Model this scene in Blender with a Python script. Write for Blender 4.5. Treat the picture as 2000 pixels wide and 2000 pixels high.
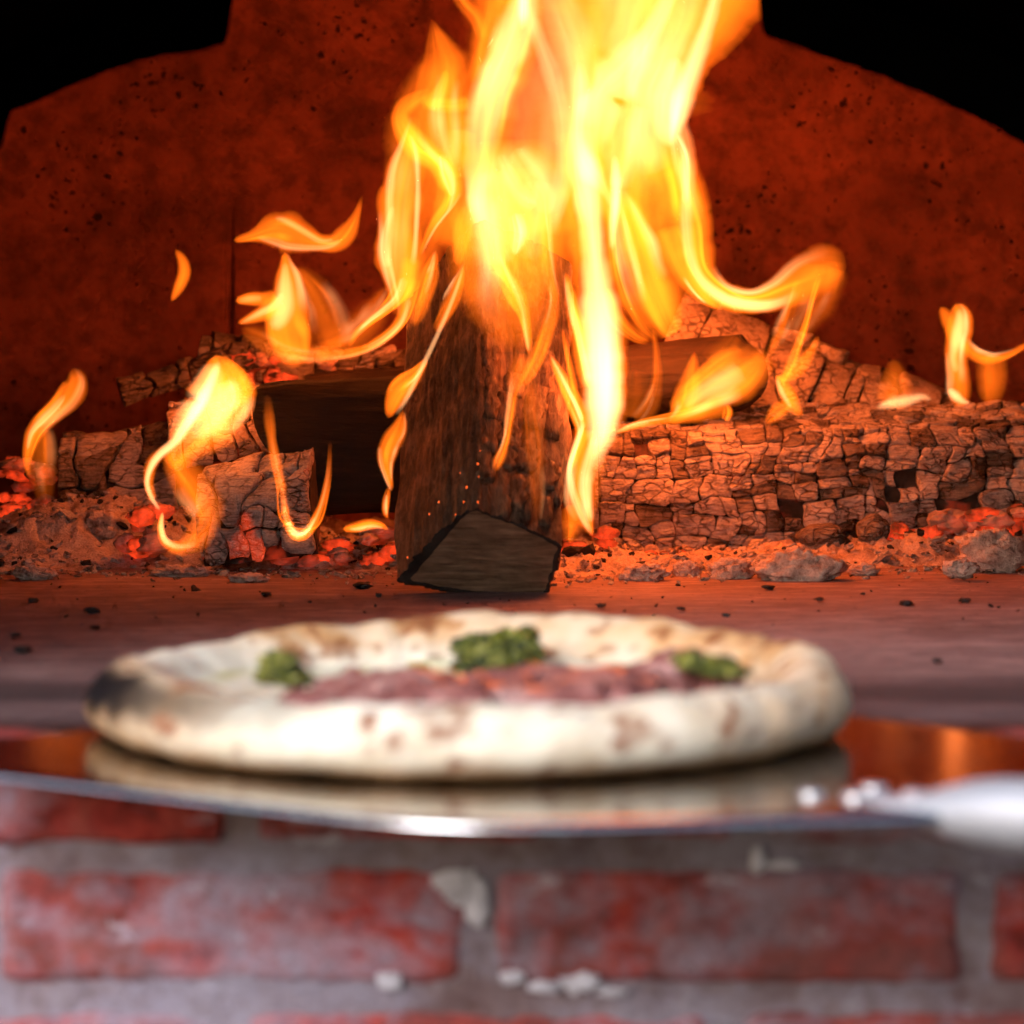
import bpy, math, random
import numpy as np
from mathutils import Vector, Matrix

for o in list(bpy.data.objects):
    bpy.data.objects.remove(o, do_unlink=True)
SC = bpy.context.scene
COL = SC.collection
R = math.radians

# ------------------------------------------------------------------ camera
CAM_H = 0.152            # metres above the oven floor
F_PX = 5176.0            # focal length in 2000-px-frame pixels
PITCH = R(3.163)
cam_d = bpy.data.cameras.new('camera')
cam = bpy.data.objects.new('camera', cam_d)
COL.objects.link(cam)
cam.location = (0, 0, CAM_H)
cam.rotation_euler = (R(90) - PITCH, 0, 0)
cam_d.sensor_width = 36.0
cam_d.sensor_fit = 'HORIZONTAL'
cam_d.lens = 36.0 * F_PX / 2000.0
cam_d.clip_start = 0.02
cam_d.clip_end = 500
cam_d.dof.use_dof = True
cam_d.dof.focus_distance = 1.93
cam_d.dof.aperture_fstop = 7.8
SC.camera = cam

# ------------------------------------------------------------------ world / sun / exposure
W = bpy.data.worlds.new('World')
SC.world = W
W.use_nodes = True
wn, wl = W.node_tree.nodes, W.node_tree.links
wn.clear()
sky = wn.new('ShaderNodeTexSky')
sky.sky_type = 'NISHITA'
sky.sun_disc = False
SUN_EL, SUN_AZ = R(30), R(214)      # azimuth measured clockwise from +Y (behind the camera, a little to its left)
sky.sun_elevation = SUN_EL
sky.sun_rotation = SUN_AZ
sky.air_density = 1.0
sky.dust_density = 3.0
bg = wn.new('ShaderNodeBackground')
bg.inputs['Strength'].default_value = 0.13
wo = wn.new('ShaderNodeOutputWorld')
wl.new(sky.outputs[0], bg.inputs[0])
wl.new(bg.outputs[0], wo.inputs[0])
sun_d = bpy.data.lights.new('sun', 'SUN')
sun_d.energy = 1.95
sun_d.angle = R(26)
sun_d.color = (0.83, 0.89, 1.0)
sun = bpy.data.objects.new('sun', sun_d)
COL.objects.link(sun)
sdir = Vector((math.sin(SUN_AZ) * math.cos(SUN_EL), math.cos(SUN_AZ) * math.cos(SUN_EL), math.sin(SUN_EL)))
sun.rotation_euler = sdir.to_track_quat('Z', 'Y').to_euler()
sun.location = sdir * 5
SC.view_settings.view_transform = 'Standard'
SC.view_settings.look = 'None'
SC.view_settings.exposure = 0.55
SC.view_settings.gamma = 1.0
cy = SC.cycles
cy.use_denoising = True
try:
    cy.denoiser = 'OPENIMAGEDENOISE'
    cy.denoising_input_passes = 'RGB_ALBEDO_NORMAL'
except Exception:
    pass
cy.max_bounces = 6
cy.diffuse_bounces = 3
cy.glossy_bounces = 3
cy.transparent_max_bounces = 160
cy.volume_bounces = 0
cy.sample_clamp_indirect = 12.0
cy.use_adaptive_sampling = True
cy.adaptive_threshold = 0.05
cy.adaptive_min_samples = 12
cy.caustics_reflective = False

# ------------------------------------------------------------------ helpers
CT, ST = math.cos(PITCH), math.sin(PITCH)


def P(px, py, Y):
    """world point seen at pixel (px, py) of the 2000-px photograph at depth Y"""
    a = (px - 1000.0) / F_PX
    b = (1000.0 - py) / F_PX
    s = Y / (CT + b * ST)
    return np.array([a * s, Y, CAM_H + (b * CT - ST) * s])


def ray(px, py):
    a = (px - 1000.0) / F_PX
    b = (1000.0 - py) / F_PX
    return np.array([a, CT + b * ST, b * CT - ST])


def P_plane(px, py, p0, n):
    c = np.array([0, 0, CAM_H])
    r = ray(px, py)
    t = np.dot(np.asarray(p0) - c, n) / np.dot(r, n)
    return c + r * t


def P_floor(px, py, z=0.0):
    return P_plane(px, py, (0, 0, z), np.array([0, 0, 1.0]))


def _hash(ix, iy, iz, seed):
    h = (ix.astype(np.int64) * 374761393 + iy.astype(np.int64) * 668265263 + iz.astype(np.int64) * 2147483647 + seed * 144665)
    h = (h ^ (h >> 13)) * 1274126177
    h = h & 0x7fffffff
    h = (h ^ (h >> 16)) * 2246822519 & 0x7fffffff
    return (h & 0xffff) / 65535.0


def vnoise(p, seed=0):
    p = np.asarray(p, float)
    i = np.floor(p).astype(np.int64)
    f = p - i
    f = f * f * f * (f * (f * 6 - 15) + 10)
    out = 0
    for dx in (0, 1):
        wx = f[..., 0] if dx else 1 - f[..., 0]
        for dy in (0, 1):
            wy = f[..., 1] if dy else 1 - f[..., 1]
            for dz in (0, 1):
                wz = f[..., 2] if dz else 1 - f[..., 2]
                out = out + wx * wy * wz * _hash(i[..., 0] + dx, i[..., 1] + dy, i[..., 2] + dz, seed)
    return out * 2 - 1


def fbm(p, seed=0, octv=4, gain=0.5):
    p = np.asarray(p, float)
    s, a, t = 0, 1.0, 0
    for k in range(octv):
        s = s + a * vnoise(p * 2.0 ** k, seed + 17 * k)
        t += a
        a *= gain
    return s / t


def empty(name, loc, label=None, cat=None, group=None, kind=None):
    o = bpy.data.objects.new(name, None)
    o.empty_display_size = 0.02
    o.location = tuple(loc)
    COL.objects.link(o)
    tag(o, label, cat, group, kind)
    return o


def tag(o, label=None, cat=None, group=None, kind=None):
    if label: o['label'] = label
    if cat: o['category'] = cat
    if group: o['group'] = group
    if kind: o['kind'] = kind
    return o


def mk(name, verts, faces, mat, parent=None, smooth=True, base=None, sharp=None):
    """one mesh object from world coordinates; its origin is its parent's, or BASE"""
    v = np.asarray(verts, float)
    off = np.zeros(3)
    if parent is not None:
        q = parent
        while q is not None:
            off = off + np.array(q.location)
            q = q.parent
    elif base is not None:
        off = np.asarray(base, float)
    me = bpy.data.meshes.new(name)
    me.from_pydata((v - off).tolist(), [], [list(map(int, f)) for f in faces])
    if smooth:
        me.polygons.foreach_set('use_smooth', np.ones(len(me.polygons), bool))
    me.update()
    if isinstance(mat, (list, tuple)):
        for m in mat: me.materials.append(m)
    else:
        me.materials.append(mat)
    o = bpy.data.objects.new(name, me)
    COL.objects.link(o)
    if parent is not None:
        o.parent = parent
    elif base is not None:
        o.location = tuple(base)
    if sharp is not None:
        me.set_sharp_from_angle(angle=R(sharp))
    return o


def grid_faces(n, m, wrap=False, off=0):
    """n rows of m verts; wrap closes each row"""
    f = []
    mm = m if wrap else m - 1
    for i in range(n - 1):
        a = off + i * m
        b = a + m
        for j in range(mm):
            k = (j + 1) % m
            f.append((a + j, a + k, b + k, b + j))
    return f


def catmull(pts, n):
    """n samples along a centripetal-ish Catmull-Rom through rows of pts (any columns), by arc length of columns 0, 1"""
    p = np.asarray(pts, float)
    q = np.vstack([2 * p[0] - p[1], p, 2 * p[-1] - p[-2]])
    out = []
    for i in range(1, len(q) - 2):
        t = np.linspace(0, 1, 24, endpoint=False)[:, None]
        a, b, c, d = q[i - 1], q[i], q[i + 1], q[i + 2]
        out.append(0.5 * (2 * b + (c - a) * t + (2 * a - 5 * b + 4 * c - d) * t ** 2 + (3 * b - a - 3 * c + d) * t ** 3))
    out.append(p[-1:])
    o = np.vstack(out)
    L = np.concatenate([[0], np.cumsum(np.hypot(*(np.diff(o[:, :2], axis=0).T)))])
    s = np.linspace(0, L[-1], n)
    return np.stack([np.interp(s, L, o[:, k]) for k in range(o.shape[1])], 1), L[-1]


# ------------------------------------------------------------------ materials
class N:
    def __init__(self, name):
        self.m = bpy.data.materials.new(name)
        self.m.use_nodes = True
        self.t = self.m.node_tree
        self.t.nodes.clear()
        self.out = self.t.nodes.new('ShaderNodeOutputMaterial')

    def n(self, typ, **kw):
        x = self.t.nodes.new(typ)
        for k, v in kw.items():
            if k == 'ins':
                for a, b in v.items():
                    self.set(x.inputs[a], b)
            else:
                setattr(x, k, v)
        return x

    def set(self, sock, v):
        if hasattr(v, 'is_output') or isinstance(v, bpy.types.NodeSocket):
            self.t.links.new(v, sock)
        else:
            if isinstance(v, (tuple, list)) and len(v) == 3 and sock.type == 'RGBA':
                v = (*v, 1.0)
            sock.default_value = v

    def coord(self, scale=(1, 1, 1), which='Object'):
        c = self.n('ShaderNodeTexCoord')
        mp = self.n('ShaderNodeMapping')
        self.set(mp.inputs['Vector'], c.outputs[which])
        mp.inputs['Scale'].default_value = scale
        return mp.outputs[0]

    def noise(self, vec, scale, detail=4, rough=0.6, dist=0.0):
        x = self.n('ShaderNodeTexNoise')
        self.set(x.inputs['Vector'], vec)
        x.inputs['Scale'].default_value = scale
        x.inputs['Detail'].default_value = detail
        x.inputs['Roughness'].default_value = rough
        x.inputs['Distortion'].default_value = dist
        return x.outputs['Fac']

    def vor(self, vec, scale, feature='F1', out='Distance', rnd=1.0):
        x = self.n('ShaderNodeTexVoronoi')
        x.feature = feature
        self.set(x.inputs['Vector'], vec)
        x.inputs['Scale'].default_value = scale
        x.inputs['Randomness'].default_value = rnd
        return x.outputs[out]

    def ramp(self, fac, stops, interp='LINEAR'):
        x = self.n('ShaderNodeValToRGB')
        x.color_ramp.interpolation = interp
        e = x.color_ramp.elements
        while len(e) > 1: e.remove(e[-1])
        for i, (pos, c) in enumerate(stops):
            if not isinstance(c, (tuple, list)): c = (c, c, c)
            k = e[0] if i == 0 else e.new(pos)
            k.position = pos
            k.color = (*c[:3], 1)
        self.set(x.inputs[0], fac)
        return x.outputs[0]

    def mix(self, fac, a, b, blend='MIX'):
        x = self.n('ShaderNodeMix')
        x.data_type = 'RGBA'
        x.blend_type = blend
        self.set(x.inputs[0], fac)
        self.set(x.inputs[6], a)
        self.set(x.inputs[7], b)
        return x.outputs[2]

    def math(self, op, a, b=0.0, clamp=False):
        x = self.n('ShaderNodeMath')
        x.operation = op
        x.use_clamp = clamp
        self.set(x.inputs[0], a)
        self.set(x.inputs[1], b)
        return x.outputs[0]

    def bump(self, h, strength=0.5, dist=0.001, normal=None):
        x = self.n('ShaderNodeBump')
        x.inputs['Strength'].default_value = strength
        x.inputs['Distance'].default_value = dist
        self.set(x.inputs['Height'], h)
        if normal is not None: self.set(x.inputs['Normal'], normal)
        return x.outputs[0]

    def bsdf(self, color, rough=0.8, normal=None, metal=0.0, spec=0.5, emis=None, estr=0.0, sss=0.0):
        b = self.n('ShaderNodeBsdfPrincipled')
        self.set(b.inputs['Base Color'], color)
        self.set(b.inputs['Roughness'], rough)
        self.set(b.inputs['Metallic'], metal)
        b.inputs['Specular IOR Level'].default_value = spec
        if normal is not None: self.set(b.inputs['Normal'], normal)
        if emis is not None:
            self.set(b.inputs['Emission Color'], emis)
            self.set(b.inputs['Emission Strength'], estr)
        if sss:
            b.inputs['Subsurface Weight'].default_value = sss
            b.inputs['Subsurface Radius'].default_value = (0.004, 0.002, 0.001)
        self.t.links.new(b.outputs[0], self.out.inputs['Surface'])
        return b


def m_refractory():
    q = N('refractory_wall')
    v = q.coord()
    big = q.noise(v, 7, 5, 0.62)
    mid = q.noise(v, 45, 5, 0.65)
    fine = q.noise(v, 420, 3, 0.6)
    col = q.ramp(big, [(0.32, (0.105, 0.029, 0.020)), (0.5, (0.20, 0.057, 0.037)), (0.68, (0.27, 0.078, 0.050))])
    col = q.mix(q.ramp(mid, [(0.36, 0.6), (0.56, 0.0)]), col, (0.035, 0.012, 0.009))
    col = q.mix(q.ramp(q.noise(v, 17, 4, 0.7), [(0.5, 0.0), (0.66, 0.2)]), col, (0.03, 0.010, 0.008))
    col = q.mix(q.ramp(fine, [(0.3, 0.35), (0.6, 0.0)]), col, (0.12, 0.07, 0.05))
    # pits
    wv = q.n('ShaderNodeVectorMath', operation='ADD')
    q.set(wv.inputs[0], v)
    nn = q.n('ShaderNodeTexNoise')
    q.set(nn.inputs['Vector'], v)
    nn.inputs['Scale'].default_value = 160
    sc = q.n('ShaderNodeVectorMath', operation='SCALE')
    q.set(sc.inputs[0], nn.outputs['Color'])
    sc.inputs['Scale'].default_value = 0.009
    q.set(wv.inputs[1], sc.outputs[0])
    clus = q.ramp(q.noise(v, 9, 3, 0.6), [(0.40, 0.0), (0.62, 1.0)])
    pits = None
    for scl, thr in ((75, 0.16), (170, 0.20), (36, 0.075)):
        x = q.n('ShaderNodeTexVoronoi')
        q.set(x.inputs['Vector'], wv.outputs[0])
        x.inputs['Scale'].default_value = scl
        rnd = q.n('ShaderNodeSeparateColor')
        q.set(rnd.inputs[0], x.outputs['Color'])
        t = q.math('MULTIPLY', q.math('MULTIPLY', rnd.outputs[0], rnd.outputs[1]), thr * 2.2)
        t = q.math('MULTIPLY', t, q.math('ADD', q.math('MULTIPLY', clus, 0.85), 0.35))
        m = q.math('SUBTRACT', t, x.outputs['Distance'])
        m = q.math('MULTIPLY', m, 22.0, clamp=True)
        pits = m if pits is None else q.math('MAXIMUM', pits, m)
    col = q.mix(q.math('MULTIPLY', pits, 0.88), col, (0.008, 0.004, 0.003))
    h = q.math('SUBTRACT', q.math('ADD', q.math('MULTIPLY', mid, 0.5), q.math('MULTIPLY', fine, 0.3)), q.math('MULTIPLY', pits, 2.5))
    q.bsdf(col, 0.92, q.bump(h, 0.8, 0.0015), spec=0.2)
    return q.m


def m_floor():
    q = N('hearth_stone')
    v = q.coord()
    big = q.noise(v, 9, 5, 0.6)
    mid = q.noise(v, 70, 5, 0.65)
    st = q.noise(q.coord((25, 90, 25)), 1.0, 5, 0.65)
    fine = q.noise(v, 600, 3, 0.6)
    col = q.ramp(big, [(0.3, (0.145, 0.080, 0.080)), (0.5, (0.24, 0.135, 0.135)), (0.7, (0.33, 0.20, 0.195))])
    col = q.mix(q.ramp(mid, [(0.34, 0.55), (0.55, 0.0)]), col, (0.13, 0.09, 0.09))
    col = q.mix(q.ramp(st, [(0.56, 0.0), (0.72, 0.35)]), col, (0.09, 0.065, 0.07))
    col = q.mix(q.ramp(fine, [(0.3, 0.4), (0.55, 0.0)]), col, (0.10, 0.07, 0.065))
    col = q.mix(q.ramp(q.noise(q.coord((22, 60, 22)), 1.0, 6, 0.7), [(0.5, 0.0), (0.68, 0.5)]), col, (0.50, 0.33, 0.31))
    sp = q.vor(v, 75)
    sp2 = q.math('LESS_THAN', sp, 0.11)
    col = q.mix(q.math('MULTIPLY', sp2, 0.7), col, (0.03, 0.02, 0.02))
    # soot stain along the mouth edge of the slab (y just past 1.23 m)
    sep = q.n('ShaderNodeSeparateXYZ')
    q.set(sep.inputs[0], q.coord())
    edge = q.math('ADD', sep.outputs[1], q.math('MULTIPLY', q.math('SUBTRACT', q.noise(q.coord((9, 22, 1)), 1.0, 5, 0.65), 0.5), 0.14))
    soot = q.ramp(edge, [(0.0, 0.6), (0.055, 0.65), (0.085, 0.95), (0.125, 0.85), (0.17, 0.35), (0.30, 0.0)])
    col = q.mix(soot, col, (0.028, 0.02, 0.024))
    h = q.math('ADD', mid, q.math('MULTIPLY', fine, 0.5))
    q.bsdf(col, 0.9, q.bump(h, 0.6, 0.0012), spec=0.25)
    return q.m


def m_ashwood(name, dark=(0.13, 0.10, 0.092), light=(0.64, 0.55, 0.525), grain=(40, 520, 520), glow=0.0, thr=0.42):
    """ash-covered charred wood with fibres along local X"""
    q = N(name)
    g = q.noise(q.coord(grain), 1.0, 5, 0.7)
    b = q.noise(q.coord(), 38, 4, 0.6)
    f = q.noise(q.coord(), 500, 3, 0.6)
    mixv = q.math('ADD', q.math('MULTIPLY', g, 0.55), q.math('MULTIPLY', b, 0.45))
    col = q.ramp(mixv, [(thr - 0.09, dark), (thr + 0.03, tuple(0.5 * (a + c) for a, c in zip(dark, light))), (thr + 0.13, light)])
    col = q.mix(q.ramp(f, [(0.3, 0.4), (0.55, 0.0)]), col, dark)
    wn_ = q.n('ShaderNodeVectorMath', operation='ADD')
    nz_ = q.n('ShaderNodeTexNoise')
    q.set(nz_.inputs['Vector'], q.coord())
    nz_.inputs['Scale'].default_value = 90
    sc_ = q.n('ShaderNodeVectorMath', operation='SCALE')
    q.set(sc_.inputs[0], nz_.outputs['Color'])
    sc_.inputs['Scale'].default_value = 0.9
    q.set(wn_.inputs[0], q.coord((95, 190, 190)))
    q.set(wn_.inputs[1], sc_.outputs[0])
    crk = q.vor(wn_.outputs[0], 1.0, 'DISTANCE_TO_EDGE')
    line = q.ramp(crk, [(0.0, 1.0), (0.05, 0.75), (0.11, 0.0)])
    line = q.math('MULTIPLY', line, q.ramp(q.noise(q.coord(), 55, 3, 0.6), [(0.42, 0.0), (0.56, 1.0)]))
    col = q.mix(q.math('MULTIPLY', line, 0.6), col, (0.03, 0.02, 0.018))
    h = q.math('SUBTRACT', q.math('ADD', g, q.math('MULTIPLY', f, 0.3)), q.math('MULTIPLY', line, 0.7))
    em = None
    if glow:
        em = q.ramp(q.noise(q.coord(), 26, 4, 0.6), [(0.5, 0.0), (0.68, 1.0)])
    q.bsdf(col, 0.95, q.bump(h, 1.0, 0.0030), spec=0.1, emis=(1.0, 0.07, 0.012) if glow else None,
           estr=q.math('MULTIPLY', em, glow) if glow else 0.0)
    return q.m


def m_char(name, base=(0.012, 0.009, 0.008), glow=0.0, thr=0.55, scale=45):
    q = N(name)
    a = q.noise(q.coord(), 60, 5, 0.65)
    col = q.ramp(a, [(0.35, base), (0.7, tuple(3.2 * c for c in base))])
    em = None
    if glow:
        em = q.ramp(q.noise(q.coord(), scale, 4, 0.62), [(thr, 0.0), (thr + 0.3, 1.0)])
    q.bsdf(col, 0.8, q.bump(a, 1.0, 0.002), spec=0.3, emis=(1.0, 0.055, 0.010) if glow else None,
           estr=q.math('MULTIPLY', em, glow) if glow else 0.0)
    return q.m


def m_logwood(name, dark, light, grain, bumpd=0.0025):
    q = N(name)
    g = q.noise(q.coord(grain), 1.0, 6, 0.68, 0.25)
    b = q.noise(q.coord(), 22, 4, 0.6)
    mixv = q.math('ADD', q.math('MULTIPLY', g, 0.65), q.math('MULTIPLY', b, 0.35))
    col = q.ramp(mixv, [(0.36, dark), (0.52, tuple(0.4 * c + 0.6 * d for c, d in zip(light, dark))), (0.66, light)])
    q.bsdf(col, 0.72, q.bump(g, 1.0, bumpd), spec=0.35)
    return q.m


def m_flame(name, col, dens):
    """luminous gas: emission through the depth of the body (brightness comes from its real thickness); clear surface"""
    q = N(name)
    e = q.n('ShaderNodeEmission')
    e.inputs['Color'].default_value = (*col, 1)
    e.inputs['Strength'].default_value = dens
    q.t.links.new(e.outputs[0], q.out.inputs['Volume'])
    t = q.n('ShaderNodeBsdfTransparent')
    s = q.n('ShaderNodeEmission')
    s.inputs['Color'].default_value = (*col, 1)
    s.inputs['Strength'].default_value = 0.003
    a = q.n('ShaderNodeAddShader')
    q.t.links.new(t.outputs[0], a.inputs[0])
    q.t.links.new(s.outputs[0], a.inputs[1])
    q.t.links.new(a.outputs[0], q.out.inputs['Surface'])
    try:
        q.m.cycles.emission_sampling = 'NONE'
    except Exception:
        pass
    return q.m


M = {}
M['wall'] = m_refractory()
M['floor'] = m_floor()
M['ash_x'] = m_ashwood('ash_grey_char')
M['ash_pale'] = m_ashwood('ash_pale_char', dark=(0.14, 0.10, 0.08), light=(0.50, 0.40, 0.33), grain=(45, 160, 160), thr=0.40)
M['ash_red'] = m_ashwood('ash_grey_char_glowing', glow=0.5)
M['ash_dark'] = m_ashwood('ash_brown_char', dark=(0.06, 0.045, 0.04), light=(0.34, 0.27, 0.23), thr=0.46)
M['char'] = m_char('black_char')
M['core'] = m_char('char_core_smouldering', (0.02, 0.013, 0.011), glow=0.35, thr=0.56, scale=30)
M['ember'] = m_char('ember_coal', (0.05, 0.028, 0.022), glow=0.95, thr=0.43, scale=45)
M['ember_dim'] = m_char('ember_coal_dull', (0.16, 0.11, 0.095), glow=0.4, thr=0.50, scale=45)
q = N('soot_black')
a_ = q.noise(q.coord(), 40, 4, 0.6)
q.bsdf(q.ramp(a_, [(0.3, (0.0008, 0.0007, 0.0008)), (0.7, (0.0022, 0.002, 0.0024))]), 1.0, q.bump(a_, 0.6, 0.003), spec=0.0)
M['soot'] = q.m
FLC, FLY = (1.0, 0.150, 0.006), (1.0, 0.43, 0.165)
DEN_B, DEN_C = 130.0, 320.0
DENS = {False: (60.0, 130.0, 300.0, 700.0, 1600.0), True: (130.0, 320.0, 700.0, 1500.0, 3200.0)}
for c_, lst in DENS.items():
    for d_ in lst:
        M['flame', c_, d_] = m_flame('flame_yellow' if c_ else 'flame_orange', FLY if c_ else FLC, d_)

# ================================================================== SETTING
rng = np.random.default_rng(7)
random.seed(7)


def lime_film(q, col, lo, hi, amt):
    """pale lavender lime dust smeared over brick and joint alike"""
    v = q.coord()
    a = q.noise(q.coord((7, 7, 16)), 1.0, 6, 0.62, 0.4)
    b = q.noise(v, 75, 5, 0.65)
    m = q.math('ADD', q.math('MULTIPLY', a, 0.72), q.math('MULTIPLY', b, 0.28))
    col = q.mix(q.ramp(m, [(lo, 0.0), (hi, amt)]), col, (0.35, 0.32, 0.42))
    d = q.noise(q.coord((30, 30, 60)), 1.0, 5, 0.7)
    col = q.mix(q.ramp(d, [(0.60, 0.0), (0.70, 0.75)]), col, (0.58, 0.56, 0.68))
    return col


def m_brick():
    q = N('old_red_brick')
    v = q.coord()
    a = q.noise(v, 14, 5, 0.6)
    b = q.noise(v, 60, 5, 0.65)
    f = q.noise(v, 420, 3, 0.6)
    col = q.ramp(b, [(0.34, (0.16, 0.020, 0.018)), (0.5, (0.37, 0.040, 0.032)), (0.66, (0.48, 0.075, 0.055))])
    col = q.mix(q.ramp(a, [(0.40, 0.65), (0.56, 0.0)]), col, (0.16, 0.085, 0.085))
    col = lime_film(q, col, 0.47, 0.62, 0.8)
    col = q.mix(q.ramp(f, [(0.32, 0.4), (0.55, 0.0)]), col, (0.10, 0.035, 0.03))
    q.bsdf(col, 0.9, q.bump(q.math('ADD', b, q.math('MULTIPLY', f, 0.4)), 0.8, 0.0025), spec=0.15)
    return q.m


def m_mortar():
    q = N('lime_mortar')
    v = q.coord()
    a = q.noise(v, 30, 5, 0.6)
    f = q.noise(v, 320, 4, 0.65)
    col = q.ramp(a, [(0.35, (0.14, 0.080, 0.080)), (0.5, (0.22, 0.15, 0.16)), (0.68, (0.34, 0.28, 0.32))])
    col = lime_film(q, col, 0.43, 0.58, 0.75)
    col = q.mix(q.ramp(f, [(0.3, 0.5), (0.55, 0.0)]), col, (0.15, 0.10, 0.10))
    q.bsdf(col, 0.95, q.bump(q.math('ADD', a, f), 0.9, 0.003), spec=0.1)
    return q.m


M['brick'] = m_brick()
M['mortar'] = m_mortar()


def rbox(lo, hi, r, n=(10, 4, 6), amp=0.0012, seed=0, nsc=60):
    """a worn block: rounded edges, uneven faces"""
    lo, hi = np.array(lo, float), np.array(hi, float)
    V, Fc = [], []
    for ax in range(3):
        u, w = [k for k in range(3) if k != ax]
        for side in (0, 1):
            nu, nw = n[u], n[w]
            gu = np.linspace(lo[u], hi[u], nu + 1)
            gw = np.linspace(lo[w], hi[w], nw + 1)
            # extra rows close to the edges so that the rounding shows
            gu = np.unique(np.concatenate([gu, lo[u] + np.array([.4, 1]) * r, hi[u] - np.array([.4, 1]) * r]))
            gw = np.unique(np.concatenate([gw, lo[w] + np.array([.4, 1]) * r, hi[w] - np.array([.4, 1]) * r]))
            A, B = np.meshgrid(gu, gw, indexing='ij')
            p = np.zeros(A.shape + (3,))
            p[..., u], p[..., w] = A, B
            p[..., ax] = hi[ax] if side else lo[ax]
            o = len(V) and sum(len(x) for x in V) or 0
            flip = (side == 1) != (ax == 1)
            for f in grid_faces(A.shape[0], A.shape[1], off=o):
                Fc.append(f if flip else f[::-1])
            V.append(p.reshape(-1, 3))
    p = np.vstack(V)
    c = np.clip(p, lo + r, hi - r)
    d = p - c
    l = np.linalg.norm(d, axis=1, keepdims=True)
    dn = d / np.maximum(l, 1e-9)
    p = c + dn * np.minimum(l, r)
    p = p + dn * (fbm(p * nsc, seed, 3)[:, None] * amp)
    return p, Fc


# oven floor (hearth slab), from the mouth to under the back wall
HX0, HX1, HY0, HY1 = -1.0, 1.0, 1.128, 2.75
nx, ny = 90, 80
gx, gy = np.meshgrid(np.linspace(HX0, HX1, nx), np.linspace(HY0, HY1, ny), indexing='ij')
gz = fbm(np.stack([gx * 14, gy * 14, gx * 0], -1), 3, 4) * 0.0009
gz[:, 0] -= 0.004
V = np.stack([gx, gy, gz], -1).reshape(-1, 3)
Fq = [f[::-1] for f in grid_faces(nx, ny)]
b0 = len(V)
low = np.stack([np.linspace(HX0, HX1, nx), np.full(nx, HY0), np.full(nx, -0.2)], -1)
V = np.vstack([V, low])
for i in range(nx - 1):
    Fq.append((i * ny, b0 + i, b0 + i + 1, (i + 1) * ny)[::-1])
floor = mk('floor', V, Fq, M['floor'], base=(0, HY0, 0))
tag(floor, 'dusty reddish stone hearth floor of the oven', None, None, 'structure')

# back wall and dome of the chamber: one shell
ns, nt = 96, 40
Vv = []
for i in range(nt):
    t = i / (nt - 1)
    for j in range(ns):
        s = math.pi * j / (ns - 1)
        cx_, sy_ = math.cos(s), math.sin(s)
        e = 0.42
        X = 0.80 * math.copysign(abs(cx_) ** e, cx_)
        Yy = 1.10 * abs(sy_) ** e
        if t < 0.6:
            z = -0.02 + 0.5 * t / 0.6
            k = 1.0 - 0.02 * (t / 0.6) ** 2
        else:
            a = (t - 0.6) / 0.4 * math.pi / 2
            z = 0.48 + 0.16 * math.sin(a)
            k = 0.98 * max(math.cos(a), 0.02)
        n_ = fbm(np.array([X * 5, Yy * 5, z * 5]), 5, 3) * 0.004
        Vv.append((X * k, 1.44 + (Yy + n_) * k, z))
wall = mk('wall', Vv, grid_faces(nt, ns), M['wall'], base=(0, 2.5, 0))
tag(wall, 'pitted fire-lit refractory back wall of the oven', None, None, 'structure')

# refractory slabs set into the back wall, a few millimetres proud
for (x0, x1, y0, y1, yy) in ((456, 800, 243, 1010, 2.5285), (-160, 438, -60, 1010, 2.5300), (1010, 1990, -60, 1010, 2.5300)):
    a_, b_ = P(x0, y1, yy), P(x1, y0, yy)
    p, f = rbox((a_[0], yy, -0.01), (b_[0], 2.60, b_[2]), 0.004, (16, 2, 16), 0.0015, int(abs(x0)), 20)
    mk('slab', p, f, M['wall'], wall)

# soot-black inner arch with the flue slot above the fire, and the vault added out of view before it to shade the mouth
arch_px = [(-420, 1060), (-330, 760), (-150, 470), (-40, 335), (4, 284), (12, 246), (24, 215), (67, 202), (124, 172), (207, 142), (262, 124), (311, 109), (362, 103),
           (400, 95), (437, 86), (446, 66), (449, 40), (455, 0), (462, -150), (1478, -150), (1483, 0), (1487, 47), (1492, 62), (1500, 71), (1543, 84), (1621, 112), (1725, 150), (1828, 193), (1932, 242),
           (2000, 283), (2100, 350), (2260, 500), (2380, 740), (2450, 1060)]
AY = 1.39
bp = []
for k in range(len(arch_px) - 1):
    (x0, y0), (x1, y1) = arch_px[k], arch_px[k + 1]
    m = max(1, int(math.hypot(x1 - x0, y1 - y0) / 14))
    for i in range(m):
        bp.append((x0 + (x1 - x0) * i / m, y0 + (y1 - y0) * i / m))
bp.append(arch_px[-1])
bp = np.array(bp)
jit = fbm(np.stack([bp[:, 0] * 0.03, bp[:, 1] * 0.03, bp[:, 0] * 0], -1), 11, 3)
bp[:, 1] += jit * 5.0
inner = np.array([P(x, y, AY) for x, y in bp])
nb = len(inner)
topv = inner.copy()
topv[:, 0] = np.linspace(-1.1, 1.1, nb)
topv[:, 2] = 1.0
sides = np.clip((np.abs(topv[:, 0]) - 0.55) / 0.55, 0, 1)
topv[:, 2] = 1.0 - sides ** 3 * 1.0
back = np.array([P(1000 + (x - 1000) * 1.05, y - 40 - 0.03 * abs(x - 1000), AY + 0.06) for x, y in bp])
Vv = np.vstack([topv, inner, back])
Fq = []
for i in range(nb - 1):
    Fq.append((i, i + 1, nb + i + 1, nb + i))
    Fq.append((nb + i, nb + i + 1, 2 * nb + i + 1, 2 * nb + i))
root = empty('oven_arch', (0, AY, 0), 'soot-black arch of the oven mouth framing the glowing back wall', 'oven arch')
mk('arch_face', Vv, Fq, M['soot'], root, smooth=False)
na = 48
Vv = []
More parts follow.
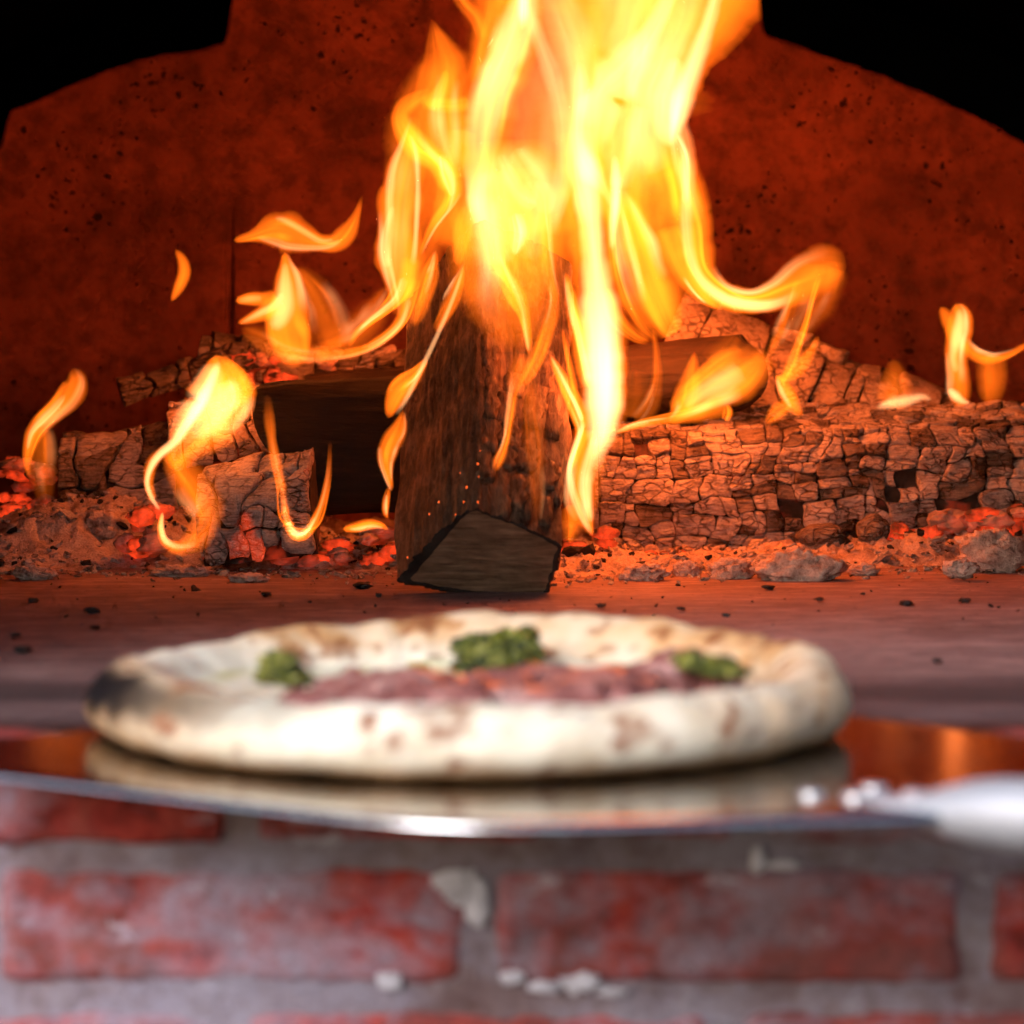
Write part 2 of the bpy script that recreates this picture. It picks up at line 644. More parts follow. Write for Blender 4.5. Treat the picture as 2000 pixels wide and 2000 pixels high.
for yy, grow in ((1.09, 0.0), (AY - 0.002, 0.0), (AY - 0.002, 0.06), (1.09, 0.06)):
    for j in range(na):
        s = math.pi * j / (na - 1)
        Vv.append((-(0.47 + grow) * math.cos(s), yy, (0.366 + grow) * max(math.sin(s), 0.0) ** 0.9))
Fq = grid_faces(4, na) + [(3 * na + j, 3 * na + j + 1, j + 1, j) for j in range(na - 1)]
mk('shade_vault', Vv, Fq, M['soot'], root)  # never in frame; sized to hold daylight off the floor and logs

# ---- brick front below the mouth
WY = 1.06
wroot = empty('brick_wall', (0, WY, -0.2), 'weathered red brick front of the oven below the peel', 'brick wall')
p, f = rbox((-0.6, WY + 0.002, -0.30), (0.6, 1.122, -0.004), 0.004, (60, 6, 20), 0.0022, 4, 45)
mk('mortar', p, f, M['mortar'], wroot)
courses = [(-0.0412, 0.0, -0.1137 + 0.004, 0.2067, 9), (-0.0980, -0.0512, -0.0129, 0.2003, 21), (-0.158, -0.1095, 0.087, 0.2005, 33)]
for z0, z1, xj, pitch, sd in courses:
    for k in range(-3, 4):
        x0 = xj + k * pitch + 0.0062
        x1 = xj + (k + 1) * pitch - 0.0062
        if x1 < -0.42 or x0 > 0.42:
            continue
        js = random.uniform(-0.0015, 0.0015)
        p, f = rbox((x0, WY + js, z0), (x1, 1.115 if z1 == 0.0 else WY + 0.05, z1 - (0.001 if z1 == 0 else 0)), 0.006, (30, 6, 10), 0.0034, sd + k, 55)
        mk('brick', p, f, M['brick'], wroot)


def blob(center, rad, amp=0.35, freq=2.0, seed=0, nu=20, nv=14, ridge=False, octv=4):
    """an irregular lump: displaced sphere"""
    Vv = []
    th = np.linspace(0, 2 * math.pi, nu, endpoint=False)
    ph = np.linspace(0.001, math.pi - 0.001, nv)
    T, Q = np.meshgrid(th, ph)
    d = np.stack([np.cos(T) * np.sin(Q), np.sin(T) * np.sin(Q), np.cos(Q)], -1)
    n = fbm(d * freq + seed * 3.7, seed, octv)
    if ridge:
        n = 1 - 2 * np.abs(n)
    p = d * (1 + amp * n)[..., None] * np.asarray(rad) + np.asarray(center)
    return p.reshape(-1, 3), [x[::-1] for x in grid_faces(nv, nu, True)]


q = N('lime_white')
a_ = q.noise(q.coord(), 90, 4, 0.6)
q.bsdf(q.ramp(a_, [(0.35, (0.40, 0.37, 0.43)), (0.6, (0.66, 0.63, 0.72))]), 0.9, q.bump(a_, 1.0, 0.002), spec=0.2)
M['lime'] = q.m
# pale mortar smears squeezed onto the brick faces
for i, (px, py, w, h) in enumerate([(905, 1735, 36, 30), (935, 1775, 26, 34), (760, 1915, 22, 16), (1000, 1908, 22, 12), (1065, 1928, 30, 11), (1130, 1920, 40, 18), (1195, 1938, 26, 8), (1480, 1680, 14, 28), (1530, 1690, 30, 8), (880, 1720, 30, 20)]):
    c = P(px, py, WY - 0.001)
    k = WY / F_PX
    p, f = blob(c, (w * k, 0.0011, h * k), 0.75, 2.4, 50 + i, 40, 26)
    mk('mortar_smear', p, f, M['lime'], wroot)

# ================================================================== LOGS
def frame(axis):
    a = np.asarray(axis, float)
    a = a / np.linalg.norm(a)
    up = np.array([0, 0, 1.0])
    e1 = np.cross(up, a)
    e1 = e1 / np.linalg.norm(e1)        # horizontal, across the log
    return a, e1, np.cross(a, e1)       # axis, across, up-ish


def resample_closed(poly, n, rnd=0.0):
    """closed polygon -> n points by arc length, corners softened by Chaikin"""
    p = np.asarray(poly, float)
    for _ in range(2 if rnd else 0):
        q_ = np.roll(p, -1, 0)
        p = np.stack([p * (1 - rnd) + q_ * rnd, p * rnd + q_ * (1 - rnd)], 1).reshape(-1, p.shape[1])
    c = np.vstack([p, p[:1]])
    L = np.concatenate([[0], np.cumsum(np.linalg.norm(np.diff(c, axis=0), axis=1))])
    s = np.linspace(0, L[-1], n, endpoint=False)
    return np.stack([np.interp(s, L, c[:, k]) for k in range(p.shape[1])], 1)


def swept(section, axis, length, nring, nsec, groove, seed, taper=1.0, bend=(0, 0, 0), lowf=0.004, rnd=0.14, gfreq=(9, 150)):
    """section: world points of the near end. Returns rings (nring, nsec, 3)"""
    sec = resample_closed(section, nsec, rnd)
    c = sec.mean(0)
    a = np.asarray(axis, float)
    a = a / np.linalg.norm(a)
    rel = sec - c
    nrm = rel - np.outer(rel @ a, a)
    nrm = nrm / np.linalg.norm(nrm, axis=1, keepdims=True)
    L = np.concatenate([[0], np.cumsum(np.linalg.norm(np.diff(sec, axis=0), axis=1))])
    rings = []
    for i in range(nring):
        t = i / (nring - 1)
        s = t * length
        k = 1 + (taper - 1) * t
        base = c + a * s + np.asarray(bend) * t * t + rel * k
        g = fbm(np.stack([np.full(nsec, s * gfreq[0]), L * gfreq[1], np.zeros(nsec)], -1), seed, 4, 0.6)
        lo = fbm(base * 14, seed + 5, 3)
        rings.append(base + nrm * (g * groove + lo * lowf)[:, None])
    return np.array(rings)


def cap(ring, nin, seed, amp=0.0008, inset=0.0, flat=True):
    """end face: ring shrunk to its centre in steps"""
    c = ring.mean(0)
    out = []
    for i in range(nin + 1):
        k = 1 - i / nin * 0.999
        out.append(c + (ring - c) * k)
    return np.array(out)


def tube_faces(nring, nsec, flip=False):
    f = grid_faces(nring, nsec, True)
    return [x[::-1] for x in f] if flip else f


def orient(rings):
    """faces wound outwards?"""
    nr, nsx, _ = rings.shape
    c = rings[0].mean(0)
    a = rings[-1].mean(0) - c
    p0, p1 = rings[0][0], rings[0][1]
    n_ = np.cross(p1 - p0, rings[1][0] - p0)
    return np.dot(n_, p0 - c) < 0


# ---- the split log leaning upright in the middle of the fire
p_foot = P_floor(1067, 1168, -0.004)
ax_c = np.array([0.012, 0.285, 0.235])
n_end = ax_c / np.linalg.norm(ax_c)
sec_px = [(766, 1138), (850, 1150), (935, 1160), (1067, 1166), (1088, 1110), (1099, 1060), (1010, 1015), (922, 983), (880, 1015), (815, 1085)]
sec_c = np.array([P_plane(x, y, p_foot, n_end) for x, y in sec_px])
rg = swept(sec_c, ax_c, 0.300, 170, 230, 0.0038, 31, taper=1.14, bend=(-0.006, 0, 0), lowf=0.0060, rnd=0.10, gfreq=(7, 170))
fl = orient(rg)
q = N('bark_scorched')
g_ = q.noise(q.coord((260, 60, 70)), 1.0, 6, 0.68, 0.3)
b_ = q.noise(q.coord(), 26, 4, 0.6)
q.bsdf(q.ramp(q.math('ADD', q.math('MULTIPLY', g_, 0.6), q.math('MULTIPLY', b_, 0.4)), [(0.36, (0.022, 0.013, 0.010)), (0.5, (0.11, 0.062, 0.040)), (0.66, (0.30, 0.175, 0.105))]), 0.75,
       q.bump(g_, 1.0, 0.0035), spec=0.35)
M['bark'] = q.m
root_c = empty('firewood_log', p_foot, 'upright split log with scorched bark and bare cut end, leaning amid the tallest flames', 'log')
body = mk('charred_side', rg.reshape(-1, 3), tube_faces(170, 230, fl), M['bark'], root_c)
# cut face: dark charred rim, pale sawn wood inside
q = N('sawn_wood')
g_ = q.noise(q.coord((40, 220, 330)), 1.0, 5, 0.6)
b_ = q.noise(q.coord(), 60, 4, 0.6)
q.bsdf(q.ramp(q.math('ADD', q.math('MULTIPLY', g_, 0.65), q.math('MULTIPLY', b_, 0.35)), [(0.35, (0.10, 0.055, 0.034)), (0.52, (0.20, 0.118, 0.074)), (0.68, (0.31, 0.195, 0.125))]), 0.8,
       q.bump(g_, 0.7, 0.0012), spec=0.25)
M['sawn'] = q.m
ring0 = rg[0]
c0 = ring0.mean(0)
inner_px = [(800, 1132), (865, 1146), (935, 1155), (1062, 1162), (1078, 1112), (1087, 1066), (1006, 1026), (923, 994), (888, 1028), (846, 1078)]
sec_i = resample_closed([P_plane(x, y, p_foot - n_end * 0.0006, n_end) for x, y in inner_px], 230, 0.08)
k0 = np.argmin(np.linalg.norm(sec_i - (ring0[0] * 0.8 + c0 * 0.2), axis=1))
sec_i = np.roll(sec_i, -k0, 0)
sec_i = sec_i + (sec_i - c0) * (fbm(sec_i * 160, 8, 3) * 0.035)[:, None]
rim = np.array([ring0, (ring0 + sec_i) / 2 - n_end * 0.0012, sec_i])
mk('charred_rim', rim.reshape(-1, 3), tube_faces(3, 230, not fl), M['char'], root_c)
cr = cap(sec_i, 14, 3)
cr = cr + n_end * (fbm(cr * np.array([120, 300, 300]), 4, 3)[..., None] * 0.0007)
mk('cut_end', cr.reshape(-1, 3), tube_faces(15, 230, not fl), M['sawn'], root_c)
top = cap(rg[-1], 6, 2)
mk('burnt_tip', top.reshape(-1, 3), tube_faces(7, 230, fl), M['char'], root_c)
# sparks glowing on the dark side of the log
q = N('spark_glow')
q.bsdf((0.1, 0.02, 0.01), 0.8, emis=(1.0, 0.13, 0.02), estr=0.9)
M['spark'] = q.m


def ray_hit(rings, px, py):
    """front-most point of a ring grid near a pixel"""
    pts = rings.reshape(-1, 3)
    v_ = pts - np.array([0, 0, CAM_H])
    depth = v_[:, 1] * CT - v_[:, 2] * ST
    u_ = 1000 + F_PX * v_[:, 0] / depth
    w_ = 1000 - F_PX * (v_[:, 1] * ST + v_[:, 2] * CT) / depth
    dd = np.hypot(u_ - px, w_ - py)
    near = dd < 14
    if not near.any():
        return pts[np.argmin(dd)]
    idx = np.where(near)[0]
    return pts[idx[np.argmin(depth[idx] + dd[idx] * 0.0004)]]


for i, (px, py, s) in enumerate([(829, 995, 4), (846, 973, 4.5), (909, 949, 5), (896, 972, 4), (924, 971, 4), (890, 916, 3), (932, 905, 5), (935, 930, 5), (946, 915, 4), (877, 1002, 4), (940, 878, 4), (783, 1088, 4)]):
    c = ray_hit(rg, px, py)
    r_ = s * 0.5 * c[1] / F_PX
    p, f = blob(c, (r_, r_, r_ * 1.2), 0.3, 2, 80 + i, 10, 8)
    mk('spark', p, f, M['spark'], root_c)
# flakes of bark standing proud on the flame-lit side
for i in range(46):
    px = rng.uniform(955, 1092)
    py = rng.uniform(560, 1020)
    c = ray_hit(rg, px, py)
    L_ = rng.uniform(0.008, 0.022)
    w_ = rng.uniform(0.003, 0.008)
    e1 = np.array([1.0, 0.25 * (px - 1010) / 90, 0])
    e1 /= np.linalg.norm(e1)
    no = np.cross(e1, n_end)
    if no[1] > 0: no = -no
    g = np.linspace(-1, 1, 6)
    Vv = []
    for lay in (0, 1):
        for a in g:
            for b in np.linspace(-1, 1, 4):
                ww = w_ * (1 - 0.35 * abs(a)) * (1 + 0.3 * math.sin(7 * a + i))
                h = 0.0012 * (1 - b * b) + 0.002 * max(0, a) ** 2 * rng.uniform(0.5, 1) + (0.0014 if lay else -0.004)
                Vv.append(c + n_end * (a * L_) + e1 * (b * ww) + no * h)
    Ff = grid_faces(6, 4) + [x[::-1] for x in grid_faces(6, 4, off=24)]
    bd = [0, 1, 2, 3, 7, 11, 15, 19, 23, 22, 21, 20, 16, 12, 8, 4]
    for a in range(16):
        b = (a + 1) % 16
        Ff.append((bd[a], bd[a] + 24, bd[b] + 24, bd[b]))
    mk('bark_flake', Vv, Ff, M['bark'], root_c)

# ---- dark charred log lying behind it (visible on the left)
M['darkwood'] = m_logwood('charred_log_side', (0.003, 0.0022, 0.002), (0.015, 0.009, 0.007), (25, 200, 200), 0.002)
yl = 1.985
secd = np.array([P(x, y, yl + dy) for x, y, dy in [(488, 752, 0.015), (532, 747, 0.055), (590, 760, 0.10), (640, 990, 0.09), (612, 1008, 0.0), (590, 945, -0.008), (548, 905, -0.004), (497, 850, 0.0)]])
axd = np.array([0.36, 0.05, 0.012])
rd = swept(secd, axd, 0.205, 70, 120, 0.0020, 41, 1.0, lowf=0.005, rnd=0.22)
fl = orient(rd)
lroot = empty('firewood_log', rd[0].min(0), 'dark charred log lying crosswise, its sloping end beside the yellow flame', 'log')
mk('charred_side', rd.reshape(-1, 3), tube_faces(70, 120, fl), M['darkwood'], lroot)
mk('log_end', cap(rd[0], 8, 1).reshape(-1, 3), tube_faces(9, 120, not fl), M['darkwood'], lroot)
mk('far_end', cap(rd[-1], 5, 1).reshape(-1, 3), tube_faces(6, 120, fl), M['char'], lroot)

# ---- dark round log on the right, behind the ash-grey one
yr = 2.17
sec = []
cpt = P(1492, 735, yr)
for k in range(28):
    a = 2 * math.pi * k / 28
    rr = 86 * yr / F_PX * (1 + 0.10 * math.cos(2 * a + 0.6) + 0.05 * math.cos(3 * a))
    sec.append(cpt + np.array([-0.035 * max(0, -math.sin(a)) ** 2 - 0.02 * max(0, math.sin(a)) ** 2, -math.cos(a) * rr, math.sin(a) * rr]))
rd2 = swept(np.array(sec), (-0.4, 0.02, -0.035), 0.36, 60, 120, 0.0012, 51, 0.92, lowf=0.003, rnd=0.2)
fl = orient(rd2)
lroot = empty('firewood_log', rd2[0].min(0), 'smooth dark round log with a flame across it, behind the cracked grey log', 'log')
M['darkwood2'] = m_logwood('scorched_bark', (0.012, 0.007, 0.005), (0.04, 0.022, 0.014), (20, 150, 150), 0.002)
mk('charred_side', rd2.reshape(-1, 3), tube_faces(60, 120, fl), M['darkwood2'], lroot)
mk('log_end', cap(rd2[0], 8, 1).reshape(-1, 3), tube_faces(9, 120, not fl), M['darkwood2'], lroot)
mk('far_end', cap(rd2[-1], 5, 1).reshape(-1, 3), tube_faces(6, 120, fl), M['char'], lroot)


# ---- logs burnt to cracked grey blocks
def clip_poly(poly, m, n_):
    out = []
    for i in range(len(poly)):
        a, b = poly[i], poly[(i + 1) % len(poly)]
        da, db = np.dot(a - m, n_), np.dot(b - m, n_)
        if da <= 0: out.append(a)
        if (da < 0) != (db < 0) and da != db:
            out.append(a + (b - a) * (da / (da - db)))
    return out


def cells(U, V, nu, nv, jit, seed, drop=0.12):
    """cracked cells over a U x V rectangle: recursive splits along and across the grain, all cracks wandering together"""
    r_ = np.random.default_rng(seed)
    tu, tv = U / nu, V / nv
    out = []
    todo = [(0.0, U, 0.0, V)]
    while todo:
        u0, u1, v0, v1 = todo.pop()
        su, sv = (u1 - u0) / tu, (v1 - v0) / tv
        lim = r_.uniform(0.95, 1.6) if r_.uniform() > drop else 2.3
        if max(su, sv) < lim:
            out.append((u0, u1, v0, v1))
            continue
        t = r_.uniform(0.34, 0.66)
        if su * r_.uniform(0.75, 1.3) > sv:
            m = u0 + (u1 - u0) * t
            todo += [(u0, m, v0, v1), (m, u1, v0, v1)]
        else:
            m = v0 + (v1 - v0) * t
            todo += [(u0, u1, v0, m), (u0, u1, m, v1)]
    polys = []
    for u0, u1, v0, v1 in out:
        e = []
        for a, b in (((u0, v0), (u1, v0)), ((u1, v0), (u1, v1)), ((u1, v1), (u0, v1)), ((u0, v1), (u0, v0))):
            for k in range(5):
                e.append((a[0] + (b[0] - a[0]) * k / 5, a[1] + (b[1] - a[1]) * k / 5))
        e = np.array(e)
        w1 = fbm(np.stack([e[:, 0] / tu * 0.55, e[:, 1] / tv * 0.55, np.full(len(e), seed * 0.37)], -1), seed, 3)
        w2 = fbm(np.stack([e[:, 0] / tu * 0.55, e[:, 1] / tv * 0.55, np.full(len(e), seed * 0.37 + 40)], -1), seed + 1, 3)
        ins_u = np.minimum(e[:, 0], U - e[:, 0]) > tu * 0.1
        e[:, 0] += np.where(ins_u, w1 * jit * tu * 1.5, 0)
        e[:, 1] += w2 * jit * tv * 1.5
        e[:, 0] = np.clip(e[:, 0], 0, U)
        e[:, 1] = np.clip(e[:, 1], 0, V)
        polys.append(e)
    return polys


def block_mesh(poly, gap, H, surf, seed, r_, flat=0.5, rough=1.0):
    """one puffed char block over a cell, mapped to the log by surf(u, v, h)"""
    c = poly.mean(0)
    p = poly
    q_ = np.roll(p, -1, 0)
    p = resample_closed(p, 18)
    p = p * 0.84 + 0.08 * (np.roll(p, 1, 0) + np.roll(p, -1, 0))
    size = np.linalg.norm(p - c, axis=1)
    k = np.clip((size - gap) / size, 0.3, 1)
    w = fbm(np.stack([p[:, 0] * 160, p[:, 1] * 160, np.full(18, seed * 1.7)], -1), seed, 3)
    p = c + (p - c) * (k * (1 + 0.13 * w * rough))[:, None]
    tilt = r_.normal(0, 0.13, 2)
    rings = []
    for sc_, h in ((1.0, -0.007), (1.005, 0.25 * H), (0.99, 0.78 * H), (0.93, 0.97 * H), (0.62, 1.0 * H), (0.25, (1.0 - 0.08 * flat) * H)):
        pp = c + (p - c) * sc_
        hh = np.full(18, h) + ((pp - c) @ tilt if h > 0 else 0)
        nz = fbm(np.stack([pp[:, 0] * 90, pp[:, 1] * 420, np.full(18, 3.1)], -1), seed + 3, 3) * 0.0019 * rough
        rings.append(surf(pp[:, 0], pp[:, 1], hh + (nz if h > 0 else 0)))
    return np.array(rings)


def cracked_log(name, label, A, axis, length, prof, nu, nv, gap, H, mats, seed, jit=0.26, drop=0.1, missing=0.03, wob=0.0045, ends=True, core=None, flat=0.5, skip=None, warp=0.0):
    """prof: open outline (across, up) of the visible side, from low front over the top to low back"""
    a, e1, e2 = frame(axis)
    pr = np.asarray(prof, float)
    pr = catmull(pr, 60)[0]
    Lp = np.concatenate([[0], np.cumsum(np.hypot(*np.diff(pr, axis=0).T))])
    tg = np.gradient(pr, axis=0)
    nr_ = np.stack([tg[:, 1], -tg[:, 0]], 1)
    nr_ /= np.linalg.norm(nr_, axis=1, keepdims=True)
    cen = pr.mean(0)
    if np.mean(((pr - cen) * nr_).sum(1)) < 0: nr_ = -nr_
    V_ = Lp[-1]
    A = np.asarray(A, float)

    def surf(u, v, h):
        u, v, h = np.asarray(u, float), np.clip(v, 0, V_), np.asarray(h, float)
        x = np.interp(v, Lp, pr[:, 0])
        y = np.interp(v, Lp, pr[:, 1])
        nx_ = np.interp(v, Lp, nr_[:, 0])
        ny_ = np.interp(v, Lp, nr_[:, 1])
        n1 = np.sin(u * 23 + seed) * 0.5 + np.sin(u * 51 + v * 40 + seed * 2) * 0.35 + np.sin(v * 90 + seed) * 0.3
        hh = h + wob * n1
        return A + a * u[..., None] + e1 * (x + nx_ * hh)[..., None] + e2 * (y + ny_ * hh)[..., None]

    root_ = empty(name, A, label, 'log')
    # core
    nu_, nv_ = 50, 40
    G = np.array([[surf(u, v, -0.0035) for v in np.linspace(0, V_, nv_)] for u in np.linspace(0, length, nu_)])
    body_ = G.reshape(-1, 3)
    ff = grid_faces(nu_, nv_)
    n_ = np.cross(G[1, 0] - G[0, 0], G[0, 1] - G[0, 0])
    outward = e1 * nr_[0, 0] + e2 * nr_[0, 1]
    if np.dot(n_, outward) > 0: ff = [x[::-1] for x in ff]
    ends_f = [tuple(range(nv_)), tuple((nu_ - 1) * nv_ + k for k in range(nv_))[::-1]]
    bottom = [(0, (nu_ - 1) * nv_, nu_ * nv_ - 1, nv_ - 1)]
    mk('charred_core', body_, ff + ends_f + bottom, core or M['core'], root_, smooth=False)
    r_ = np.random.default_rng(seed)
    cl = cells(length, V_, nu, nv, jit, seed, drop)
    for k, poly in enumerate(cl):
        if r_.uniform() < missing: continue
        c = poly.mean(0)
        if skip and skip(c[0] / length, c[1] / V_): continue
        if warp:
            poly = poly.copy()
            poly[:, 0] += warp * np.sin(poly[:, 1] / V_ * 3)
            poly[:, 0] = np.clip(poly[:, 0], 0, length)
        h = H * r_.uniform(0.6, 1.25)
        rr = block_mesh(poly, gap * r_.uniform(0.7, 1.5), h, surf, seed * 100 + k, r_, flat)
        f_ = tube_faces(6, 18)
        n_ = np.cross(rr[2][1] - rr[2][0], rr[3][0] - rr[2][0])
        cc = rr[2].mean(0)
        if np.dot(n_, rr[2][0] - cc) < 0: f_ = [x[::-1] for x in f_]
        vv = np.vstack([rr.reshape(-1, 3), rr[-1].mean(0)[None]])
        last = 5 * 18
        capf = [(last + j, last + (j + 1) % 18, 108) for j in range(18)]
        if f_[0][0] > f_[0][2] or True:
            n2 = np.cross(vv[capf[0][1]] - vv[capf[0][0]], vv[108] - vv[capf[0][0]])
            up_ = rr[4].mean(0) - rr[0].mean(0)
            if np.dot(n2, up_) < 0: capf = [x[::-1] for x in capf]
        m_ = mats[int(r_.integers(len(mats)))]
        mk('char_block', vv, f_ + capf, m_, root_)
    return root_, surf, V_


# big log on the right: front face, rounded shoulder, top
A = P(1172, 1078, 2.118)
A[2] = 0.002
prof = [(0, 0.0), (-0.003, 0.03), (-0.002, 0.06), (0.001, 0.080), (0.012, 0.093), (0.04, 0.101), (0.075, 0.108), (0.11, 0.110), (0.125, 0.09)]
big, surf_big, Vb = cracked_log('firewood_log', 'big grey log burnt into small cracked blocks, lying on embers', A, (1, 0.03, 0.012), 0.42, prof, 22, 17, 0.0003, 0.0032,
                                [M['ash_x'], M['ash_x'], M['ash_x'], M['ash_dark']], 61, jit=0.5, drop=0.14, missing=0.035, wob=0.003)
# its left end: a smooth ash slab with a red rim
Gp = []
a_, e1_, e2_ = frame((1, 0.03, 0.012))
endring = np.array([surf_big(0.0, v, 0.0025) for v in np.linspace(0, Vb * 0.98, 40)] + [A + e1_ * 0.12])
Gp = [endring - a_ * 0.001, endring - a_ * 0.004 + (endring.mean(0) - endring) * 0.04] + [r for r in cap(endring - a_ * 0.004 + (endring.mean(0) - endring) * 0.10, 4, 3)]
Gp = np.array(Gp)
mk('log_end', Gp.reshape(-1, 3), tube_faces(len(Gp), 41, True), M['ash_red'], big)

# pale log sloping behind on the right, split by long cracks
A = P(1300, 690, 2.33)
prof = [(-0.005, -0.05), (-0.02, -0.02), (-0.016, 0.012), (0.0, 0.032), (0.03, 0.04), (0.06, 0.03), (0.07, 0.0)]
axs = P(1860, 870, 2.30) - P(1300, 655, 2.33)
cracked_log('firewood_log', 'pale ash-white log sloping down behind, split by long cracks', A + np.array([0, 0, 0.012]), axs, np.linalg.norm(axs), prof, 7, 2.2, 0.0009, 0.005,
            [M['ash_pale']], 71, jit=0.5, drop=0.0, missing=0.0, wob=0.004, core=M['char'], flat=0.2)

# left: upright-grained ashy stump end behind the far flame
A = P(118, 985, 2.10)
A[2] = 0.012
prof = [(0, 0.0), (-0.012, 0.025), (-0.008, 0.052), (0.008, 0.072), (0.035, 0.082), (0.065, 0.076), (0.08, 0.05)]
cracked_log('firewood_log', 'short grey log crumbling into flakes beside the leftmost flame', A, (1, 0.05, 0.02), 0.095, prof, 4, 6.5, 0.0008, 0.0055,
            [M['ash_x'], M['ash_dark'], M['ash_dark']], 81, jit=0.75, drop=0.2, missing=0.03)
# small cracked wedge with a red band, in front of the dark log
A = P(398, 1078, 1.955)
A[2] = 0.002
prof = [(0, 0.0), (-0.010, 0.025), (-0.002, 0.052), (0.018, 0.070), (0.04, 0.075), (0.06, 0.05)]
cracked_log('firewood_log', 'small grey cracked log stub leaning below the dark charred log', A, (1, -0.10, 0.10), 0.085, prof, 4.5, 5, 0.0008, 0.005,
            [M['ash_x'], M['ash_red'], M['ash_x']], 91, jit=0.75, drop=0.25, missing=0.02)
# scaly plates lit by the yellow flame, behind the wedge
A = P(340, 915, 2.06)
prof = [(0, 0.0), (-0.008, 0.015), (-0.002, 0.03), (0.015, 0.042), (0.04, 0.044), (0.05, 0.03)]
cracked_log('firewood_log', 'grey scaly log lit bright by the yellow flame on its left', A, (1, 0.05, 0.16), 0.085, prof, 5, 4, 0.0011, 0.0045,
            [M['ash_pale'], M['ash_x']], 101, jit=0.6, drop=0.0, missing=0.0)
# thin slanting branch further back
A = P(240, 795, 2.26)
prof = [(0, 0.0), (-0.006, 0.008), (-0.003, 0.018), (0.008, 0.024), (0.02, 0.018)]
cracked_log('firewood_log', 'thin burnt branch slanting up behind the crumbling log', A, (1, 0.15, 0.26), 0.13, prof, 5, 3, 0.001, 0.003,
            [M['ash_dark']], 111, jit=0.5, drop=0.0, missing=0.0)
# low charred log at the back, flaking, behind the dark one
A = P(385, 745, 2.30)
prof = [(0, -0.03), (-0.012, -0.005), (-0.01, 0.012), (0.004, 0.026), (0.03, 0.030), (0.045, 0.01)]
cracked_log('firewood_log', 'flaking burnt log low against the back wall above the dark log', A, (1, 0.02, -0.04), 0.20, prof, 10, 6, 0.0012, 0.006,
            [M['ash_dark'], M['ash_pale'], M['ash_dark'], M['ash_red']], 121, jit=0.8, drop=0.1, missing=0.08, wob=0.007)

# ================================================================== ASH, EMBERS, CRUMBS
def sstep(a, b, x):
    t = np.clip((x - a) / (b - a), 0, 1)
    return t * t * (3 - 2 * t)


def ash_height(x, y):
    n1 = fbm(np.stack([x * 16, y * 16, x * 0], -1), 201, 4)
    n2 = fbm(np.stack([x * 70, y * 70, x * 0], -1), 202, 4, 0.6)
    n3 = np.abs(fbm(np.stack([x * 190, y * 190, x * 0], -1), 203, 3))
    front = np.interp(x, [-0.5, -0.36, -0.22, -0.12, -0.05, 0.03, 0.10, 0.25, 0.5], [1.93, 1.93, 1.95, 1.92, 1.87, 1.86, 1.92, 1.97, 1.98])
    edge = sstep(-0.02, 0.10, y - front + n1 * 0.05)
    mound = np.exp(-((x + 0.33) / 0.11) ** 2 - ((y - 2.06) / 0.09) ** 2) * 0.034 + np.exp(-((x + 0.20) / 0.10) ** 2 - ((y - 2.10) / 0.08) ** 2) * 0.012
    mound = mound + np.exp(-((x - 0.36) / 0.14) ** 2 - ((y - 2.06) / 0.05) ** 2) * 0.012
    h = edge * (0.004 + mound + 0.006 * n1 * (1 + mound * 30) + 0.0075 * n2 + 0.0060 * n3)
    return h + (edge - 1) * 0.004 * (edge < 0.999)


nx, ny = 420, 200
gx, gy = np.meshgrid(np.linspace(-0.56, 0.56, nx), np.linspace(1.80, 2.48, ny), indexing='ij')
gz = ash_height(gx, gy)


def m_ash():
    q = N('loose_ash')
    v = q.coord()
    a = q.noise(v, 30, 5, 0.65)
    b = q.noise(v, 130, 5, 0.7)
    f = q.noise(v, 700, 3, 0.6)
    col = q.ramp(q.math('ADD', q.math('MULTIPLY', a, 0.5), q.math('MULTIPLY', b, 0.5)), [(0.33, (0.10, 0.062, 0.052)), (0.43, (0.36, 0.255, 0.22)), (0.58, (0.58, 0.45, 0.395))])
    col = q.mix(q.ramp(f, [(0.3, 0.5), (0.55, 0.0)]), col, (0.09, 0.06, 0.05))
    q.bsdf(col, 0.97, q.bump(q.math('ADD', b, q.math('MULTIPLY', f, 0.4)), 1.0, 0.003), spec=0.1)
    return q.m


M['ash'] = m_ash()
q = N('fluffy_ash')
b_ = q.noise(q.coord(), 120, 5, 0.7)
f_ = q.noise(q.coord(), 600, 3, 0.6)
q.bsdf(q.mix(q.ramp(f_, [(0.3, 0.35), (0.55, 0.0)]), q.ramp(b_, [(0.32, (0.20, 0.125, 0.105)), (0.44, (0.48, 0.345, 0.295)), (0.6, (0.68, 0.53, 0.465))]), (0.2, 0.13, 0.11)), 0.97,
       q.bump(q.math('ADD', b_, q.math('MULTIPLY', f_, 0.5)), 1.0, 0.003), spec=0.05)
M['ash_lump'] = q.m
bed = mk('ash_bed', np.stack([gx, gy, gz], -1).reshape(-1, 3), [f[::-1] for f in grid_faces(nx, ny)], M['ash'], base=(0, 2.0, 0))
tag(bed, 'pale powdery ash heaped on the floor under the logs', None, None, 'stuff')


